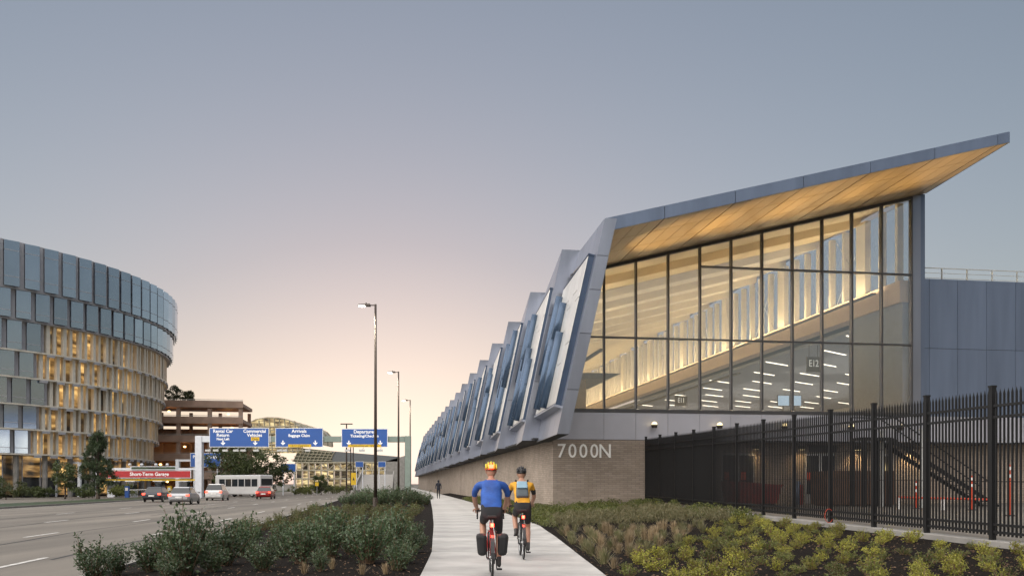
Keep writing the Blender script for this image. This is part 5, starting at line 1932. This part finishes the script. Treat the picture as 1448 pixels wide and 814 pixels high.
def bicycle(label, loc, rz, paint, panniers, left_up):
    o = thing('bicycle', label, 'bicycle', loc, rz)
    WR = .335
    for yy, nm in ((-.50, 'rear_wheel'), (.54, 'front_wheel')):
        w = MB().torus((0, yy, WR), WR - .018, .018, 'x', 36, 8).build('wheel', 'black_rubber', o, smooth=True)
        MB().torus((0, yy, WR), WR - .042, .011, 'x', 36, 6).build('rim', 'chrome', w, smooth=True)
        sp = MB()
        for k in range(18):
            a = 2 * math.pi * k / 18
            s = .03 if k % 2 else -.03
            sp.tube((s, yy, WR), (0, yy + math.cos(a) * (WR - .045), WR + math.sin(a) * (WR - .045)), .0022, n=3)
        sp.build('spokes', 'chrome', w)
        MB().tube((-.05, yy, WR), (.05, yy, WR), .022, n=10).build('hub', 'chrome', w)
    bb, seat, hd0, hd1 = (0, -.08, .28), (0, -.24, .84), (0, .38, .86), (0, .42, .72)
    f = MB()
    f.tube(bb, seat, .016, n=8).tube(bb, hd1, .019, n=8).tube(seat, hd0, .015, n=8).tube(hd0, hd1, .020, n=8)
    for s in (-1, 1):
        f.tube((s * .012, -.08, .28), (s * .06, -.50, WR), .010, n=6)
        f.tube((s * .012, -.235, .80), (s * .06, -.50, WR), .009, n=6)
        f.path([hd1, (s * .045, .45, .66), (s * .055, .54, WR)], [.014, .012, .009], 6)
    fr = f.build('frame', paint, o, smooth=True)
    MB().tube(seat, (0, -.265, .945), .013, n=8).build('seat_post', 'chrome', o)
    sd = MB()
    sd.hexa([(-.075, -.40, .945), (.075, -.40, .945), (.02, -.12, .955), (-.02, -.12, .955), (-.07, -.39, .985), (.07, -.39, .985), (.015, -.12, .975), (-.015, -.12, .975)])
    sd.build('saddle', 'black_rubber', o, bevel=.012)
    hb = MB()
    hb.tube(hd0, (0, .47, 1.02), .014, n=8)
    hb.tube((-.21, .48, 1.03), (.21, .48, 1.03), .014, n=8)
    for s in (-1, 1):
        hb.path([(s * .21, .48, 1.03), (s * .22, .55, 1.03), (s * .22, .59, .99), (s * .22, .56, .92), (s * .22, .48, .90)], .014, 8)
        hb.path([(s * .22, .57, 1.05), (s * .22, .60, .98), (s * .22, .58, .92)], .008, 5)
    hb.build('handlebar', 'black_metal', o, smooth=True)
    cr = MB()
    cr.torus((.05, -.08, .28), .085, .008, 'x', 24, 6)
    cr.tube((-.07, -.08, .28), (.07, -.08, .28), .02, n=8)
    uz = 1 if left_up else -1
    for s, z in ((-1, uz * .17), (1, -uz * .17)):
        cr.tube((s * .075, -.08, .28), (s * .085, -.08, .28 + z), .011, n=6)
    co = cr.build('crankset', 'black_metal', o, smooth=True)
    for s, z in ((-1, uz * .17), (1, -uz * .17)):
        MB().box(s * .125 - .045, s * .125 + .045, -.13, -.03, .265 + z, .29 + z).build('pedal', 'black_metal', o)
    MB().torus((.05, -.50, WR), .035, .012, 'x', 16, 6).build('rear_sprocket', 'black_metal', o)
    lt_ = MB().box(-.028, .028, -.455, -.425, .80, .86).tube((0, -.43, .83), (0, -.24, .84), .008, n=5).build('light_mount', 'black_metal', o)
    MB().box(-.026, .026, -.468, -.456, .80, .86).ball((0, -.468, .83), (.026, .012, .03), 10, 6).build('rear_light', 'tail_light', lt_)
    lamp('bike_light', 'POINT', lt_, (0, -.50, .83), .5, (1, .08, .05), size=.03)
    # mudguard
    mg = MB()
    for k in range(8):
        a0, a1 = R(60 + 15 * k), R(60 + 15 * (k + 1))
        r_ = WR + .02
        mg.hexa([(-.028, -.50 + math.cos(a0) * r_, WR + math.sin(a0) * r_), (.028, -.50 + math.cos(a0) * r_, WR + math.sin(a0) * r_), (.028, -.50 + math.cos(a1) * r_, WR + math.sin(a1) * r_), (-.028, -.50 + math.cos(a1) * r_, WR + math.sin(a1) * r_),
                 (-.028, -.50 + math.cos(a0) * (r_ + .006), WR + math.sin(a0) * (r_ + .006)), (.028, -.50 + math.cos(a0) * (r_ + .006), WR + math.sin(a0) * (r_ + .006)), (.028, -.50 + math.cos(a1) * (r_ + .006), WR + math.sin(a1) * (r_ + .006)), (-.028, -.50 + math.cos(a1) * (r_ + .006), WR + math.sin(a1) * (r_ + .006))])
    mg.build('mudguard', 'black_metal', o)
    if panniers:
        rk = MB()
        rk.tube((-.06, -.62, .73), (-.06, -.26, .74), .007, n=5).tube((.06, -.62, .73), (.06, -.26, .74), .007, n=5)
        for s in (-1, 1):
            rk.tube((s * .06, -.50, WR), (s * .06, -.58, .73), .007, n=5)
            rk.tube((s * .06, -.50, WR), (s * .06, -.44, .73), .007, n=5)
        rk.build('rack', 'black_metal', o)
        for s in (-1, 1):
            x0, x1 = s * .085, s * .255
            MB().hexa([(x0, -.60, .36), (x1 - s * .03, -.60, .36), (x1 - s * .03, -.36, .36), (x0, -.36, .36), (x0, -.66, .70), (x1, -.66, .70), (x1, -.33, .70), (x0, -.33, .70)]).build('pannier', 'pannier', o, bevel=.05)
    return o
y1_, x1_ = 13.75, -.335
hd1_ = R(3.0)
bicycle('red framed touring bicycle with black panniers and red rear light', (x1_, y1_, path_z(y1_)), hd1_, 'bike_red', True, True)
r1 = rider('cyclist in a blue jersey and orange yellow helmet riding away', (x1_, y1_, path_z(y1_)), hd1_, 'jersey_blue', True, 1.16)
helmet(r1, (0, .155, 1.70), 'helmet_orange', 'helmet_yellow', True)
y2_, x2_ = 17.2, .20
bicycle('slim black bicycle with bright red rear light under the yellow rider', (x2_, y2_, path_z(y2_)), R(3.0), 'black_metal', False, True)
r2 = rider('cyclist in a black and yellow jersey with dark helmet riding away', (x2_, y2_, path_z(y2_)), R(3.0), 'jersey_yellow', True, 1.05)
helmet(r2, (0, .155, 1.70), 'helmet_black', 'helmet_black', False)
bp = thing('backpack', 'grey backpack with pale blue upper pocket on the yellow cyclist', 'backpack', (x2_, y2_, path_z(y2_)), R(3.0))
up_ax = Vector((0, .32, .52)).normalized()
bk = Vector((0, -.85, .52)).normalized()
def bpt(x, h, d):
    return Vector((x, -.165, 1.155)) + Vector((0, .30, .42)).normalized() * h + Vector((0, -.82, .57)) * d
m = MB().hexa([bpt(-.13, 0, .0), bpt(.13, 0, .0), bpt(.12, 0, .15), bpt(-.12, 0, .15), bpt(-.14, .40, -.01), bpt(.14, .40, -.01), bpt(.11, .38, .10), bpt(-.11, .38, .10)])
m.build('pack_body', 'pack_grey', bp, bevel=.035)
m = MB().hexa([bpt(-.11, .20, .125), bpt(.11, .20, .125), bpt(.105, .20, .16), bpt(-.105, .20, .16), bpt(-.11, .40, .09), bpt(.11, .40, .09), bpt(.10, .39, .125), bpt(-.10, .39, .125)])
m.build('upper_pocket', 'pack_blue', bp, bevel=.015)
for s in (-1, 1):
    MB().path([bpt(s * .10, .38, .0), (s * .12, .02, 1.56), (s * .13, .16, 1.50), (s * .12, .10, 1.32), bpt(s * .13, .02, .02)], .016, 6).build('strap', 'cloth_black', bp)
# walker far down the path
yw_ = 80.0
xw = (620 - CEN) / F * yw_
J = {'pelvis': ((0, 0, .94), (.145, .11)), 'waist': ((0, 0, 1.10), (.145, .11)), 'chest': ((0, 0, 1.28), (.175, .125)), 'upper': ((0, 0, 1.40), (.15, .10)), 'neck': ((0, .01, 1.49), .055), 'skull': ((0, .02, 1.57), .06)}
B = [('pelvis', 'waist'), ('waist', 'chest'), ('chest', 'upper'), ('upper', 'neck'), ('neck', 'skull')]
hands = []
for s, x in (('L', -1), ('R', 1)):
    J[f'sh{s}'] = ((x * .18, 0, 1.40), .07)
    J[f'el{s}'] = ((x * .25, -.04 * x, 1.13), .05)
    J[f'wr{s}'] = ((x * .25, .06 * x, .90), .035)
    B += [('upper', f'sh{s}'), (f'sh{s}', f'el{s}'), (f'el{s}', f'wr{s}')]
    hands.append(((x * .25, .065 * x, .89), (0, .1, -1), (0, 1, 0), (-x, 0, 0)))
B += leg_chain(J, 'L', (-.09, 0, .90), (-.10, .10, .50), (-.10, .14, .10), (-.10, .30, .03), False)
B += leg_chain(J, 'R', (.09, 0, .90), (.10, .02, .50), (.10, -.18, .12), (.10, -.03, .03), False)
Z = {b_: 0 for b_ in B}
for b_ in B:
    if b_[0].startswith(('thigh', 'knee', 'calf', 'hip')):
        Z[b_] = 2
    if b_[0].startswith(('ankle', 'heel')):
        Z[b_] = 6
Z[('neck', 'skull')] = 1
make_person('person', 'walker in dark hooded clothes on the far path by the brick wall', (xw, yw_, path_z(yw_)), R(6), J, B, Z,
            ['cloth_navy', 'skin', 'cloth_black', 'hair', 'eye_white', 'red_paint', 'shoe'], (0, .03, 1.63), hands, hood=True)
